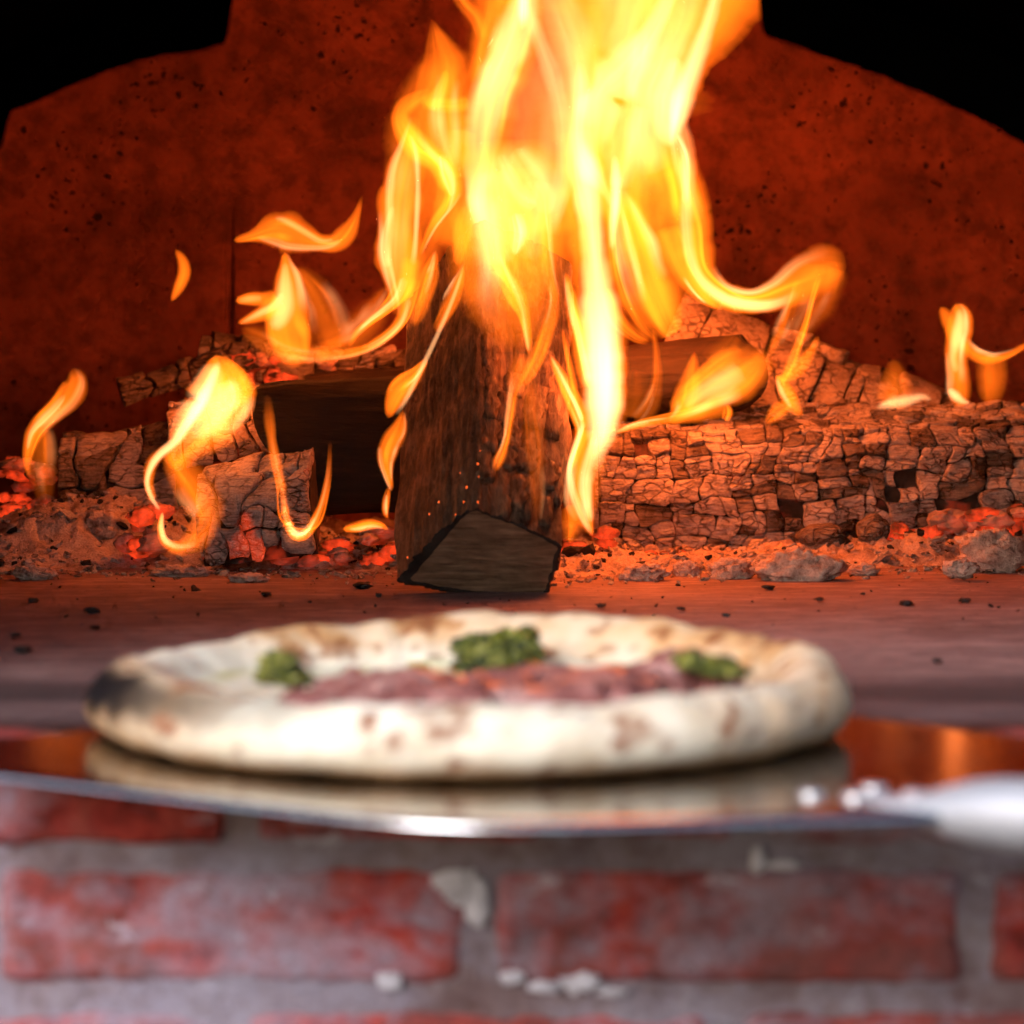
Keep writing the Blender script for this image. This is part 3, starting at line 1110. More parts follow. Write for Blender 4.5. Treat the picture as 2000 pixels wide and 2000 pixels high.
def flakes(name, n, place, size, mat, seed, flat=0.35):
    """many small broken chips in one mesh"""
    r_ = np.random.default_rng(seed)
    Vs, Fs = [], []
    o = 0
    for i in range(n):
        c = place(r_)
        if c is None: continue
        s = size * r_.lognormal(0, 0.55)
        nn = 6
        rot = r_.uniform(0, 2 * math.pi)
        ang = np.sort(r_.uniform(0, 2 * math.pi, nn)) + rot
        rad = s * r_.uniform(0.55, 1.2, nn)
        el = r_.uniform(0.5, 1.0)
        ring = np.stack([np.cos(ang) * rad, np.sin(ang) * rad * el, np.zeros(nn)], 1)
        M3 = np.array(Matrix.Rotation(r_.uniform(-0.7, 0.7), 3, 'X') @ Matrix.Rotation(r_.uniform(-0.7, 0.7), 3, 'Y') @ Matrix.Rotation(r_.uniform(0, 6.28), 3, 'Z'))
        th = s * flat
        v_ = np.vstack([ring + [0, 0, th * 0.5], ring * 0.9 - [0, 0, th * 0.5], [[0, 0, th]], [[0, 0, -th]]]) + r_.normal(0, s * 0.07, (2 * nn + 2, 3))
        Vs.append(v_ @ M3.T + c)
        for k in range(nn):
            j = (k + 1) % nn
            Fs += [(o + k, o + j, o + 2 * nn), (o + nn + j, o + nn + k, o + 2 * nn + 1), (o + j, o + k, o + nn + k, o + nn + j)]
        o += 2 * nn + 2
    return mk(name, np.vstack(Vs), Fs, mat, base=(0, 2, 0), smooth=False)


ASH_GRID = gz


def ash_at(x, y):
    i = int(round((x + 0.56) / 1.12 * (nx - 1)))
    j = int(round((y - 1.80) / 0.68 * (ny - 1)))
    return float(ASH_GRID[min(max(i, 0), nx - 1), min(max(j, 0), ny - 1)])


def on_ash(r_):
    x, y = r_.uniform(-0.5, 0.5), r_.uniform(1.86, 2.2)
    h = ash_at(x, y)
    if h < 0.001: return None
    return np.array([x, y, h + 0.0006])


def on_floor(r_):
    t = r_.uniform() ** 0.6
    return np.array([r_.uniform(-0.45, 0.45), 1.30 + 0.66 * t, 0.0008])


def near_edge(r_):
    x = r_.uniform(-0.45, 0.45)
    fr = np.interp(x, [-0.5, -0.36, -0.22, -0.12, -0.05, 0.03, 0.10, 0.25, 0.5], [1.93, 1.93, 1.95, 1.92, 1.87, 1.86, 1.92, 1.97, 1.98])
    y = fr + r_.normal(-0.005, 0.03)
    h = max(0.0, ash_at(x, y))
    return np.array([x, y, h + 0.0008])


M['crumb'] = m_char('charcoal_crumb', (0.012, 0.009, 0.009))
tag(flakes('ash_flakes', 3600, on_ash, 0.0030, M['ash_x'], 5), 'small pale ash flakes littering the ash bed', None, None, 'stuff')
tag(flakes('ash_crumbs', 900, near_edge, 0.0017, M['ash_pale'], 6), 'ash crumbs along the front edge of the ash bed', None, None, 'stuff')
tag(flakes('charcoal_crumbs', 900, on_ash, 0.0026, M['crumb'], 7, 0.5), 'black charcoal crumbs in the ash', None, None, 'stuff')
tag(flakes('charcoal_specks', 190, on_floor, 0.0010, M['crumb'], 8, 0.4), 'tiny black specks on the oven floor', None, None, 'stuff')

# single charcoal bits lying on the open floor in front of the fire
for i, (px, py, s) in enumerate([(180, 1192, 11), (65, 1172, 8), (45, 1268, 12), (708, 1143, 12), (30, 1240, 7), (520, 1160, 7), (1500, 1146, 8), (1770, 1178, 9), (1885, 1172, 8), (1600, 1170, 7), (1175, 1182, 7), (1330, 1188, 6), (1830, 1290, 7), (185, 1225, 7)]):
    c = P_floor(px, py, 0.002)
    k = s * c[1] / F_PX
    p, f = blob(c, (k * 1.3, k * 1.8, k * 0.5), 0.9, 3.2, 300 + i, 20, 14)
    o = mk('charcoal_bit', p, f, M['crumb'], base=c)
    tag(o, 'small black charcoal bit lying on the open floor before the fire', 'charcoal', 'charcoal bits on the open floor')

# fluffy ash lumps in front of the big log
ASHL = [(1258, 1126, 44, 20, 'low crumbly ash lump nearest the upright log'), (1340, 1118, 24, 18, 'small ash lump behind the low crumbly one'),
        (1432, 1120, 42, 24, 'rounded ash lump beside the widest ash lump'), (1565, 1118, 84, 36, 'widest pale ash lump before the cracked grey log'),
        (1690, 1120, 30, 14, 'flat ash crumb heap past the widest ash lump'), (1945, 1098, 66, 44, 'tall ash heap at the end of the cracked grey log'),
        (1880, 1128, 34, 18, 'low ash lump before the tall ash heap'),
        (90, 1060, 60, 34, 'pale powdery ash lump heaped at the far edge of the ash bed'), (205, 1040, 46, 30, 'ash lump below the crumbling log'),
        (60, 1126, 40, 16, 'small ash clod at the front of the ash bed'), (350, 1122, 56, 12, 'flat ash clod under the looping flame'), (480, 1134, 40, 10, 'flat ash clod before the cracked stub')]
for i, (px, py, w, h, lab) in enumerate(ASHL):
    c = P_floor(px, py + h * 0.5, 0.0)
    k = c[1] / F_PX
    if px > 1800: c = c + np.array([0, 0, 0.004])
    if px < 250 and py < 1100:
        c = P(px, py, 2.02)
        c[2] -= h * k * 0.4
    p, f = blob(c + np.array([0, 0.012, h * k * 0.6]), (w * k, w * k * 0.55, h * k * 1.05), 0.42, 2.6, 330 + i, 56, 36, octv=5)
    d_ = p - c
    p = p + d_ / np.maximum(np.linalg.norm(d_, axis=1, keepdims=True), 1e-6) * (fbm(p * 400, 9 + i, 3)[:, None] * 0.0042)
    p[:, 2] = np.maximum(p[:, 2], -0.001)
    o = mk('ash_lump', p, f, M['ash_lump'], base=c)
    tag(o, lab, 'ash lump', 'ash lumps before the fire')

# embers: single glowing coals, by place
EMB = [(240, 320, 985, 1075, 12, 1.985, 15, 'glowing coal below the looping yellow flame', 'coals below the looping flame'),
       (500, 765, 1040, 1105, 20, 1.99, 15, 'glowing coal between the cracked stub and the upright log', 'coals between stub and upright log'),
       (1095, 1185, 1040, 1100, 9, 2.03, 14, 'glowing coal wedged between the upright log and the big grey log', 'coals beside the upright log'),
       (1195, 1500, 1080, 1098, 12, 2.09, 11, 'glowing coal under the big cracked grey log', 'coals under the grey log'),
       (1520, 1860, 1030, 1105, 26, 2.075, 19, 'glowing coal heaped against the face of the big grey log', 'coals heaped on the grey log'),
       (1850, 2010, 1000, 1080, 16, 2.07, 19, 'glowing coal in the heap by the tall ash heap', 'coals by the tall ash heap'),
       (0, 90, 905, 1010, 12, 2.12, 17, 'glowing coal at the foot of the leftmost flame', 'coals under the leftmost flame'),
       (420, 560, 690, 745, 8, 2.27, 12, 'dull red coal on the flaking burnt log', 'coals on the flaking log')]
for gi, (x0, x1, y0, y1, n, Y, s, lab, grp) in enumerate(EMB):
    for i in range(n):
        px, py = rng.uniform(x0, x1), rng.uniform(y0, y1)
        if gi == 4:      # the heap rises to the right
            py = rng.uniform(1085 - 0.16 * (px - 1520), 1108)
        yy = Y + rng.uniform(-0.02, 0.02)
        c = P(px, py, yy)
        c[2] = max(c[2], 0.003)
        k = s * yy / F_PX * rng.uniform(0.7, 2.0)
        p, f = blob(c, (k * rng.uniform(0.9, 1.5), k, k * rng.uniform(0.55, 0.9)), 0.55, 1.7, 400 + gi * 40 + i, 18, 13, octv=4)
        o = mk('ember', p, f, M['ember'] if rng.uniform() < 0.6 else M['ember_dim'], base=c, smooth=False)
        tag(o, lab, 'ember', grp)
# two flat grey char slabs resting in the heap
for i, (px, py, w, h, lab) in enumerate([(1606, 1048, 50, 30, 'flat grey char slab leaning on the glowing heap, the larger of two'), (1705, 1035, 30, 30, 'flat grey char slab upright in the glowing heap, the smaller of two')]):
    c = P(px, py, 2.055)
    k = 2.055 / F_PX
    p, f = blob(c, (w * k, 0.012, h * k), 0.35, 1.3, 700 + i, 26, 18, octv=3)
    o = mk('char_slab', p, f, M['ash_dark'], base=c)
    tag(o, lab, 'char slab', 'char slabs in the embers')

# ================================================================== FLAMES
FL_N = [0]


def tongue(parent, pts, Y, core=False, p=1.25, skew=0.0, streak=0.45, dY=0.0, taper=(0.10, 0.10), gain=1.0, onlog=False, wisps=True):
    """one flame tongue: a closed lens-sectioned body swept along a path of (px, py, half width px, brightness);
    its thickness in depth sets how bright it shows"""
    FL_N[0] += 1
    sd = 1000 + FL_N[0]
    p = p + (0.65 if core else 0.58)
    gain = gain * (0.54 if core else 0.95)
    wide = 1.5 if core else 1.32
    arr = np.array([q_ if len(q_) == 4 else (*q_,) for q_ in pts], float)
    _, L = catmull(arr, 10)
    n = int(np.clip(L / 7, 14, 90))
    a, L = catmull(arr, n)
    s = np.linspace(0, 1, n)
    if a[:, 1].mean() < 270 and a[:, 0].mean() > 930:
        gain *= 0.75
    tan = np.gradient(a[:, :2], axis=0)
    # smooth tangents so that the body does not fold in tight curls
    for _ in range(3):
        tan[1:-1] = (tan[:-2] + 2 * tan[1:-1] + tan[2:]) / 4
    tan /= np.linalg.norm(tan, axis=1, keepdims=True)
    nor = np.stack([-tan[:, 1], tan[:, 0]], 1)
    hw = np.maximum(a[:, 2] * wide, 1.5)
    # a body no wider than its path can turn
    kap = np.linalg.norm(np.gradient(tan, axis=0), axis=1) / (L / (n - 1))
    hw = np.minimum(hw, 0.8 / np.maximum(kap, 1e-5))
    for _ in range(4):
        hw[1:-1] = np.minimum(hw[1:-1], (hw[:-2] + 2 * hw[1:-1] + hw[2:]) / 4)
    # torn, uneven edge
    if L > 60:
        hw = hw * (1 + 0.22 * fbm(np.stack([s * L / 45, np.full(n, sd * 1.9), np.zeros(n)], -1), sd + 3, 3))
    hw = np.minimum(hw, 0.62 / np.maximum(kap, 1e-5))
    for _ in range(3):
        hw[1:-1] = np.minimum(hw[1:-1], (hw[:-2] + hw[2:]) / 2 * 1.02)
    hw = np.maximum(hw, 1.8)
    kk = np.maximum(a[:, 3], 0.0) * gain
    t0, t1 = taper
    fade = np.ones(n)
    if t0: fade *= sstep(-0.02, t0, s)
    if t1: fade *= sstep(-0.02, t1, 1 - s)
    kk = kk * fade
    kk[0] = kk[-1] = 0.0
    mw = hw.max()
    m = 9 if mw < 9 else 13 if mw < 22 else 17 if mw < 55 else 25
    u = np.linspace(-1, 1, m)
    U, S = np.meshgrid(u, s)
    prof = (1 - U ** 2) ** p * np.exp(skew * U)
    if streak:
        ll = L / 160.0
        st = fbm(np.stack([U * 2.6 + 5.3 * math.sin(sd), S * ll * 0.8, np.full_like(U, sd * 0.77)], -1), sd, 3, 0.55)
        prof = prof * np.clip(1 + streak * 2.6 * st, 0.05, 3)
    # gas dense enough that the tongue is about as deep as it is wide
    want = np.median(kk[kk > 0.3 * kk.max()]) / (1.1 * np.median(hw) * 2 * Y / F_PX)
    dens = min(DENS[core], key=lambda d: abs(math.log(d / max(want, 1.0))))
    half = 0.5 * kk[:, None] / dens * prof
    edge = np.abs(U) > 0.9999
    half = np.where(edge, 0, np.maximum(half, 0.00001))
    wig = fbm(np.stack([S * 2.0 * max(L / 300, 0.5), np.full_like(S, sd * 1.3), U * 0.6], -1), sd + 7, 2) * 0.012
    bow = (U ** 2 - 0.4) * hw[:, None] * Y / F_PX * 0.35 * (1 if sd % 2 else -1)
    Yb = Y + dY * s
    if onlog:
        # lick over the face of the upright log: stay just in front of its real surface
        Yl = np.array([min(ray_hit(rg, x + e, y)[1] for e in (-0.6 * h_, 0, 0.6 * h_)) for x, y, h_ in zip(a[:, 0], a[:, 1], hw)]) - 0.022
        for _ in range(6):
            Yl[1:-1] = (Yl[:-2] + 2 * Yl[1:-1] + Yl[2:]) / 4
        Yb = np.minimum(Yl, Yb)
        wig, bow = wig * 0.3, -np.abs(bow) * 0.5
    Yc = Yb[:, None] + wig + bow
    X = a[:, 0][:, None] + nor[:, 0][:, None] * U * hw[:, None]
    Z = a[:, 1][:, None] + nor[:, 1][:, None] * U * hw[:, None]
    ca = (X - 1000) / F_PX
    cb = (1000 - Z) / F_PX

    def w(Yd):
        sc = Yd / (CT + cb * ST)
        return np.stack([ca * sc, Yd, CAM_H + (cb * CT - ST) * sc], -1)
    fr, bk = w(Yc - half), w(Yc + half)
    ring = np.concatenate([fr, bk[:, -2:0:-1]], 1)      # closed section
    ring[0] = ring[0].mean(0)
    ring[-1] = ring[-1].mean(0)
    ms = ring.shape[1]
    # front and back are cut along the same diagonals, so that they can never cross where the body is thin
    F_ = lambda i, j: i * ms + j
    B_ = lambda i, j: i * ms + (j if j in (0, m - 1) else m + (m - 2 - j))
    Ff = []
    for i in range(n - 1):
        for j in range(m - 1):
            for G_, fl_s in ((F_, 1), (B_, -1)):
                if i > 0:
                    Ff.append((G_(i, j), G_(i, j + 1), G_(i + 1, j + 1))[::fl_s])
                if i < n - 2:
                    Ff.append((G_(i, j), G_(i + 1, j + 1), G_(i + 1, j))[::fl_s])
    # outward winding
    v0, v1, v2 = ring[n // 2, m // 2], ring[n // 2, m // 2 + 1], ring[n // 2 + 1, m // 2]
    if np.dot(np.cross(v1 - v0, v2 - v0), v0 - np.array([0, 0, CAM_H])) > 0:
        Ff = [x[::-1] for x in Ff]
    o = mk('flame_tongue', ring.reshape(-1, 3), Ff, M['flame', core, dens], parent)
    if wisps and not core and L > 130:
        r_ = np.random.default_rng(sd)
        for j in range(3):
            off = r_.uniform(-0.75, 0.75)
            t0_, t1_ = sorted(r_.uniform(0, 1, 2))
            if t1_ - t0_ < 0.35:
                t0_, t1_ = max(0, t0_ - 0.2), min(1, t1_ + 0.25)
            tt = np.linspace(t0_, t1_, 6)
            ii = (tt * (n - 1)).astype(int)
            if len(set(ii.tolist())) < 6:
                continue
            drift = off + 0.30 * fbm(np.stack([tt * 2, np.full(6, sd + j * 7.7), np.zeros(6)], -1), sd + j, 2)
            w_ = hw[ii] * r_.uniform(0.10, 0.28)
            q_ = [(a[k, 0] + nor[k, 0] * d_ * hw[k], a[k, 1] + nor[k, 1] * d_ * hw[k], max(ww, 2.2), max(a[k, 3], 0.3) * r_.uniform(0.35, 0.8)) for k, d_, ww in zip(ii, drift, w_)]
            tongue(parent, q_, float(np.mean(Yb[ii])) - 0.006, core=bool(r_.uniform() < 0.5), p=0.9, streak=0.3, dY=float(Yb[ii[-1]] - Yb[ii[0]]) if onlog else 0.0, taper=(0.3, 0.3), gain=0.9, onlog=onlog, wisps=False)
    return o


def flame(loc, label):
    return empty('flame', loc, label, 'flame')


# ---- the tall main fire
fm = flame(P(1040, 640, 1.95), 'tall main fire roaring up around the upright log')
T = lambda pts, Y, **k: tongue(fm, pts, Y, **k)
# sheet in front of the log's burning top
T([(975, 270, 70, 0.9), (980, 350, 100, 1.7), (985, 420, 108, 1.8), (990, 480, 104, 1.5), (1000, 540, 92, 1.0), (1010, 610, 70, 0.6), (1018, 690, 44, 0.3)], 1.945, onlog=True, dY=-0.08, p=0.8, streak=0.5)
T([(955, 330, 26, 0.5), (962, 400, 30, 0.8), (972, 460, 26, 0.8), (980, 520, 16, 0.4)], 1.93, onlog=True, dY=-0.04, core=True, p=0.9, streak=0.4)
T([(1050, 350, 26, 0.5), (1046, 410, 30, 0.6), (1040, 460, 22, 0.5), (1040, 510, 12, 0.3)], 1.93, onlog=True, dY=-0.04, core=True, p=0.9, streak=0.4)
# broad back sheets
T([(1170, -60, 200, 1.6), (1150, 60, 195, 1.5), (1130, 180, 180, 1.3), (1110, 300, 165, 1.1), (1100, 400, 150, 0.9), (1090, 500, 110, 0.7), (1085, 580, 60, 0.4)], 2.12, p=0.7, streak=0.35, taper=(0, 0.2))
T([(1230, -60, 150, 2.6), (1225, 40, 130, 2.6), (1205, 140, 105, 2.4), (1195, 230, 100, 2.0), (1190, 310, 95, 1.6), (1185, 380, 80, 1.2), (1180, 450, 60, 0.8)], 2.06, p=0.9, streak=0.4, taper=(0, 0.2))
# right rim
T([(1420, -50, 72, 1.7), (1390, 20, 66, 1.8), (1345, 100, 52, 1.9), (1312, 170, 44, 2.0), (1296, 235, 40, 2.0), (1302, 300, 42, 1.8), (1318, 370, 42, 1.6), (1330, 440, 42, 1.5)], 2.03, p=0.6, skew=-0.2, streak=0.3, taper=(0, 0.1))
T([(1405, -40, 14, 2.0), (1388, 30, 13, 2.6), (1368, 90, 15, 3.6), (1346, 150, 18, 4.6), (1328, 205, 18, 4.2), (1316, 260, 12, 2.4), (1312, 300, 6, 1.0)], 2.0, core=True, p=1.5, streak=0.2, taper=(0, 0.2))
T([(1320, 110, 12, 1.2), (1312, 160, 28, 3.0), (1306, 210, 30, 3.6), (1304, 255, 20, 2.6), (1306, 290, 8, 0.8)], 1.99, core=True, p=1.6, streak=0.25)
T([(1320, 290, 28, 0.7), (1335, 350, 32, 1.3), (1352, 420, 33, 1.7), (1357, 480, 31, 1.9), (1370, 535, 25, 2.2), (1408, 574, 22, 2.6), (1470, 588, 22, 2.4), (1530, 568, 30, 1.6), (1585, 535, 40, 1.1), (1630, 520, 34, 0.75), (1655, 520, 14, 0.2)], 2.04, p=0.8, streak=0.25, taper=(0.1, 0.05))
T([(1330, 300, 6, 0.6), (1338, 370, 9, 1.0), (1340, 440, 11, 1.1), (1348, 500, 10, 1.3), (1372, 550, 10, 1.8), (1420, 585, 10, 2.4), (1480, 597, 10, 2.3), (1525, 590, 8, 1.1), (1560, 570, 7, 0.3)], 2.02, core=True, p=1.4, streak=0.2)
T([(1320, 260, 8, 0.8), (1338, 300, 8, 1.6), (1342, 340, 7, 1.2), (1338, 400, 7, 0.6)], 2.01, core=True, p=1.4)
T([(1300, 440, 26, 0.9), (1322, 510, 20, 1.3), (1348, 555, 14, 1.8), (1378, 585, 10, 2.2), (1412, 606, 4, 0.8)], 2.06, p=1.0, streak=0.2)
T([(1610, 515, 36, 0.7), (1600, 560, 44, 0.45), (1575, 610, 32, 0.3), (1555, 660, 18, 0.2)], 2.07, p=1.2, streak=0.3)
T([(1602, 535, 6, 0.4), (1588, 580, 6, 0.9), (1572, 640, 7, 1.1), (1545, 710, 9, 0.8), (1520, 765, 6, 0.3)], 2.06, p=1.1)
T([(1560, 545, 10, 0.3), (1542, 600, 12, 0.5), (1520, 660, 16, 0.35), (1500, 700, 10, 0.15)], 2.07, p=1.1)
# second lobe on the right, ending on the dark log
T([(1212, 370, 10, 0.8), (1228, 420, 24, 1.7), (1250, 490, 33, 1.9), (1272, 560, 35, 1.7), (1298, 620, 32, 1.5), (1318, 655, 16, 1.0)], 2.03, p=0.75, skew=0.2, streak=0.3, taper=(0.08, 0.03))
T([(1260, 260, 60, 0.7), (1262, 360, 68, 1.3), (1268, 460, 66, 1.3), (1280, 560, 58, 1.0), (1300, 640, 34, 0.6)], 2.10, p=0.9, streak=0.3)
T([(1200, 300, 6, 0.6), (1203, 350, 9, 2.6), (1202, 400, 9, 3.6), (1198, 440, 7, 2.2), (1196, 490, 5, 0.7)], 1.97, core=True, p=1.4, streak=0.1)
T([(1196, 400, 9, 1.3), (1198, 470, 12, 1.4), (1206, 530, 11, 1.2), (1226, 590, 12, 1.0), (1256, 640, 12, 0.8), (1285, 668, 6, 0.3)], 2.0, p=1.0)
T([(1180, 560, 10, 0.6), (1205, 620, 14, 0.9), (1240, 655, 12, 0.7), (1270, 668, 6, 0.3)], 2.02, p=1.0)
# the white-hot column right of the upright log
T([(1142, 250, 16, 1.6), (1146, 330, 22, 2.6), (1150, 400, 22, 2.4), (1158, 480, 21, 2.2), (1166, 560, 25, 3.4), (1173, 640, 29, 6.0), (1178, 720, 30, 8.0), (1180, 785, 27, 7.0), (1176, 840, 21, 4.6), (1165, 890, 15, 2.2), (1156, 930, 12, 1.0)], 1.85, core=True, p=1.3, streak=0.12, dY=-0.04)
T([(1138, 250, 40, 1.4), (1146, 340, 44, 1.6), (1152, 430, 42, 1.5), (1160, 520, 40, 1.4), (1168, 620, 42, 1.5), (1176, 720, 42, 1.6), (1180, 800, 36, 1.5), (1170, 870, 32, 1.4)], 1.90, p=0.8, streak=0.3)
T([(1162, 840, 30, 1.4), (1148, 890, 32, 1.5), (1138, 940, 30, 1.5), (1136, 985, 26, 1.4), (1148, 1025, 12, 1.2), (1158, 1047, 3, 0.6)], 1.83, p=0.8, streak=0.35, taper=(0.08, 0.04))
T([(1142, 822, 5, 0.8), (1124, 872, 6, 2.0), (1113, 915, 6, 2.6), (1117, 955, 7, 2.2), (1132, 998, 7, 2.2), (1148, 1030, 5, 1.8), (1157, 1045, 2, 0.6)], 1.81, core=True, p=1.2)
T([(1163, 850, 8, 1.2), (1150, 900, 9, 1.5), (1142, 940, 10, 1.9), (1146, 985, 11, 2.0), (1155, 1022, 5, 1.2)], 1.81, core=True, p=1.3, streak=0.2)
T([(1104, 530, 4, 0.6), (1116, 590, 11, 1.6), (1130, 650, 17, 2.0), (1142, 710, 18, 2.2), (1152, 760, 13, 1.6)], 1.85, p=0.9, skew=-0.3)
T([(1105, 545, 3, 0.5), (1122, 620, 6, 1.2), (1138, 690, 8, 1.5), (1150, 750, 7, 1.0)], 1.84, core=True)
T([(1072, 690, 3, 0.6), (1092, 728, 9, 1.6), (1116, 775, 14, 2.0), (1134, 815, 14, 2.1), (1136, 850, 11, 1.6), (1122, 895, 8, 1.6), (1111, 925, 4, 0.8)], 1.80, onlog=True, p=0.9, streak=0.3)
T([(1074, 692, 2, 0.5), (1098, 738, 4, 1.3), (1122, 785, 5, 1.3), (1138, 825, 5, 0.9)], 1.79, onlog=True, core=True)
T([(1098, 640, 3, 0.3), (1108, 690, 6, 0.8), (1118, 740, 7, 0.9), (1128, 790, 6, 0.7)], 1.82, p=1.0)
T([(1112, 1060, 8, 0.5), (1118, 1015, 18, 0.9), (1108, 985, 10, 0.5)], 1.9, p=1.0)
# upper mass
T([(1030, -50, 20, 2.2), (1022, 20, 26, 2.8), (1000, 85, 30, 3.2), (974, 145, 30, 3.6), (955, 205, 29, 3.0), (942, 265, 29, 2.2), (936, 325, 25, 2.0), (931, 370, 17, 3.4), (932, 400, 15, 4.0), (938, 430, 11, 2.2), (943, 470, 5, 0.7)], 1.98, core=True, p=1.1, skew=0.25, streak=0.18, taper=(0, 0.06))
T([(1020, -40, 34, 1.6), (1005, 60, 44, 1.7), (975, 150, 44, 1.8), (952, 240, 42, 1.6), (945, 320, 38, 1.5), (942, 390, 30, 1.5), (950, 450, 28, 1.4), (965, 520, 22, 1.0)], 2.02, p=0.7, streak=0.3, taper=(0, 0.1))
T([(1023, -40, 13, 2.5), (1023, 20, 12, 3.5), (1021, 60, 6, 1.5)], 1.96, core=True, taper=(0, 0.3))
T([(1030, 10, 8, 0.8), (1050, 70, 13, 1.2), (1075, 140, 15, 1.3), (1094, 210, 14, 1.2), (1102, 280, 14, 1.2), (1100, 350, 16, 1.2), (1086, 410, 15, 1.2), (1072, 460, 9, 0.7)], 1.98, core=True, p=1.0, streak=0.25)
T([(1075, -40, 30, 1.0), (1100, 40, 34, 1.2), (1125, 110, 34, 1.5), (1135, 180, 30, 1.8), (1128, 250, 22, 1.6), (1126, 320, 18, 1.4), (1136, 380, 16, 1.4), (1148, 440, 14, 1.4)], 1.96, core=True, p=0.9, streak=0.3, taper=(0, 0.1))
T([(1310, -20, 14, 1.6), (1285, 40, 18, 2.4), (1252, 95, 24, 2.8), (1214, 145, 42, 3.4), (1178, 180, 46, 3.6), (1168, 225, 36, 3.0), (1164, 270, 24, 1.8), (1170, 320, 14, 1.0)], 1.97, core=True, p=1.2, streak=0.2, taper=(0, 0.15))
T([(1130, 120, 8, 0.8), (1134, 180, 14, 1.6), (1128, 240, 12, 1.8), (1132, 290, 16, 2.6), (1150, 330, 22, 3.2), (1166, 350, 16, 2.4), (1185, 380, 8, 1.0), (1198, 410, 5, 0.8)], 1.93, core=True, p=1.2, streak=0.15)
T([(1240, -40, 60, 1.2), (1230, 30, 66, 1.4), (1210, 90, 60, 1.2), (1190, 130, 40, 0.7)], 2.0, core=True, p=0.9, streak=0.35, taper=(0, 0.2))
T([(1345, -40, 30, 1.0), (1330, 40, 32, 1.2), (1300, 110, 34, 1.3), (1275, 180, 34, 1.4), (1262, 240, 34, 1.5), (1268, 290, 30, 1.2), (1285, 340, 22, 0.8)], 2.0, core=True, p=1.0, streak=0.3, taper=(0, 0.1))
T([(1232, 200, 30, 0.7), (1222, 260, 32, 1.2), (1215, 320, 26, 1.0), (1205, 370, 14, 0.6)], 1.99, core=True, p=1.0, streak=0.3)
# upper left tongues
T([(856, 100, 26, 0.5), (850, 190, 58, 0.75), (842, 290, 74, 0.75), (826, 390, 70, 0.7), (808, 490, 50, 0.7), (796, 580, 30, 0.4)], 2.07, p=0.8, streak=0.35)
T([(843, 38, 4, 0.3), (856, 80, 20, 0.7), (868, 125, 36, 0.9), (862, 175, 42, 1.0), (856, 225, 48, 1.0), (866, 285, 48, 0.9), (884, 340, 40, 0.8)], 2.05, p=0.6, streak=0.3)
T([(985, -50, 46, 1.0), (972, 20, 38, 1.0), (958, 80, 30, 0.95), (945, 140, 32, 0.9), (925, 200, 28, 0.8), (905, 260, 20, 0.6)], 2.06, p=0.6, streak=0.25, taper=(0, 0.12))
T([(884, -30, 14, 0.5), (905, 5, 14, 0.8), (930, 35, 14, 0.8), (945, 80, 12, 0.6)], 2.08, p=1.0, taper=(0, 0.2))
T([(872, 135, 5, 0.5), (866, 165, 12, 1.2), (852, 195, 16, 1.3), (836, 215, 14, 0.7)], 2.0, p=1.0, streak=0.2)
T([(820, 200, 8, 0.4), (850, 204, 13, 1.2), (885, 206, 14, 1.1), (920, 200, 12, 0.6)], 2.0, p=1.0, streak=0.2)
T([(845, 178, 8, 0.5), (815, 192, 13, 0.9), (788, 212, 17, 1.2), (784, 238, 17, 1.7), (800, 268, 20, 2.1), (826, 296, 22, 2.2), (854, 316, 20, 1.9), (874, 345, 22, 2.1), (885, 375, 16, 2.0), (874, 400, 11, 1.5), (850, 432, 9, 1.2), (828, 478, 5, 0.7), (820, 500, 3, 0.3)], 1.98, p=0.8, streak=0.2, taper=(0.06, 0.05))
T([(862, 300, 6, 0.4), (868, 330, 9, 1.1), (878, 360, 9, 1.0), (884, 385, 5, 0.4)], 1.96, core=True)
T([(812, 225, 8, 0.6), (802, 285, 20, 1.3), (790, 345, 34, 1.6), (780, 405, 36, 1.6), (779, 465, 37, 1.7), (782, 520, 35, 1.7), (788, 570, 26, 1.3), (790, 620, 16, 0.7)], 2.0, p=0.55, skew=0.1, streak=0.22)
T([(800, 260, 4, 0.4), (812, 300, 6, 0.9), (816, 360, 5, 1.1), (814, 420, 5, 1.2), (811, 475, 5, 1.0), (806, 520, 6, 0.5)], 1.98, core=True, p=1.1)
T([(768, 400, 5, 0.3), (754, 450, 7, 0.7), (752, 490, 8, 0.9), (758, 525, 7, 0.5)], 1.98, core=True, p=1.1)
T([(806, 500, 18, 0.7), (796, 545, 18, 1.3), (778, 580, 12, 1.5), (752, 606, 8, 1.6), (722, 628, 7, 1.4), (697, 650, 6, 1.0), (680, 680, 4, 0.4)], 1.99, core=False, p=0.9, streak=0.1)
T([(790, 540, 8, 0.5), (775, 580, 7, 1.0), (750, 604, 5, 1.1), (722, 626, 4, 0.8), (700, 646, 3, 0.4)], 1.98, core=True)
T([(808, 540, 12, 0.9), (797, 590, 11, 1.5), (780, 630, 10, 1.5), (750, 660, 9, 1.5), (712, 682, 8, 1.2), (670, 692, 9, 0.8), (630, 694, 12, 0.6), (595, 690, 12, 0.3)], 1.98, p=1.0, streak=0.1)
T([(800, 580, 5, 0.4), (785, 625, 4, 0.8), (755, 657, 4, 0.7), (715, 680, 3, 0.4)], 1.97, core=True)
T([(760, 560, 10, 0.2), (730, 610, 26, 0.4), (680, 660, 34, 0.45), (620, 680, 24, 0.35)], 2.04, p=1.0, streak=0.3)
T([(852, 488, 3, 0.4), (842, 525, 13, 1.0), (828, 570, 17, 1.1), (814, 615, 12, 0.6), (808, 640, 6, 0.2)], 1.9, onlog=True, p=0.9, streak=0.25)
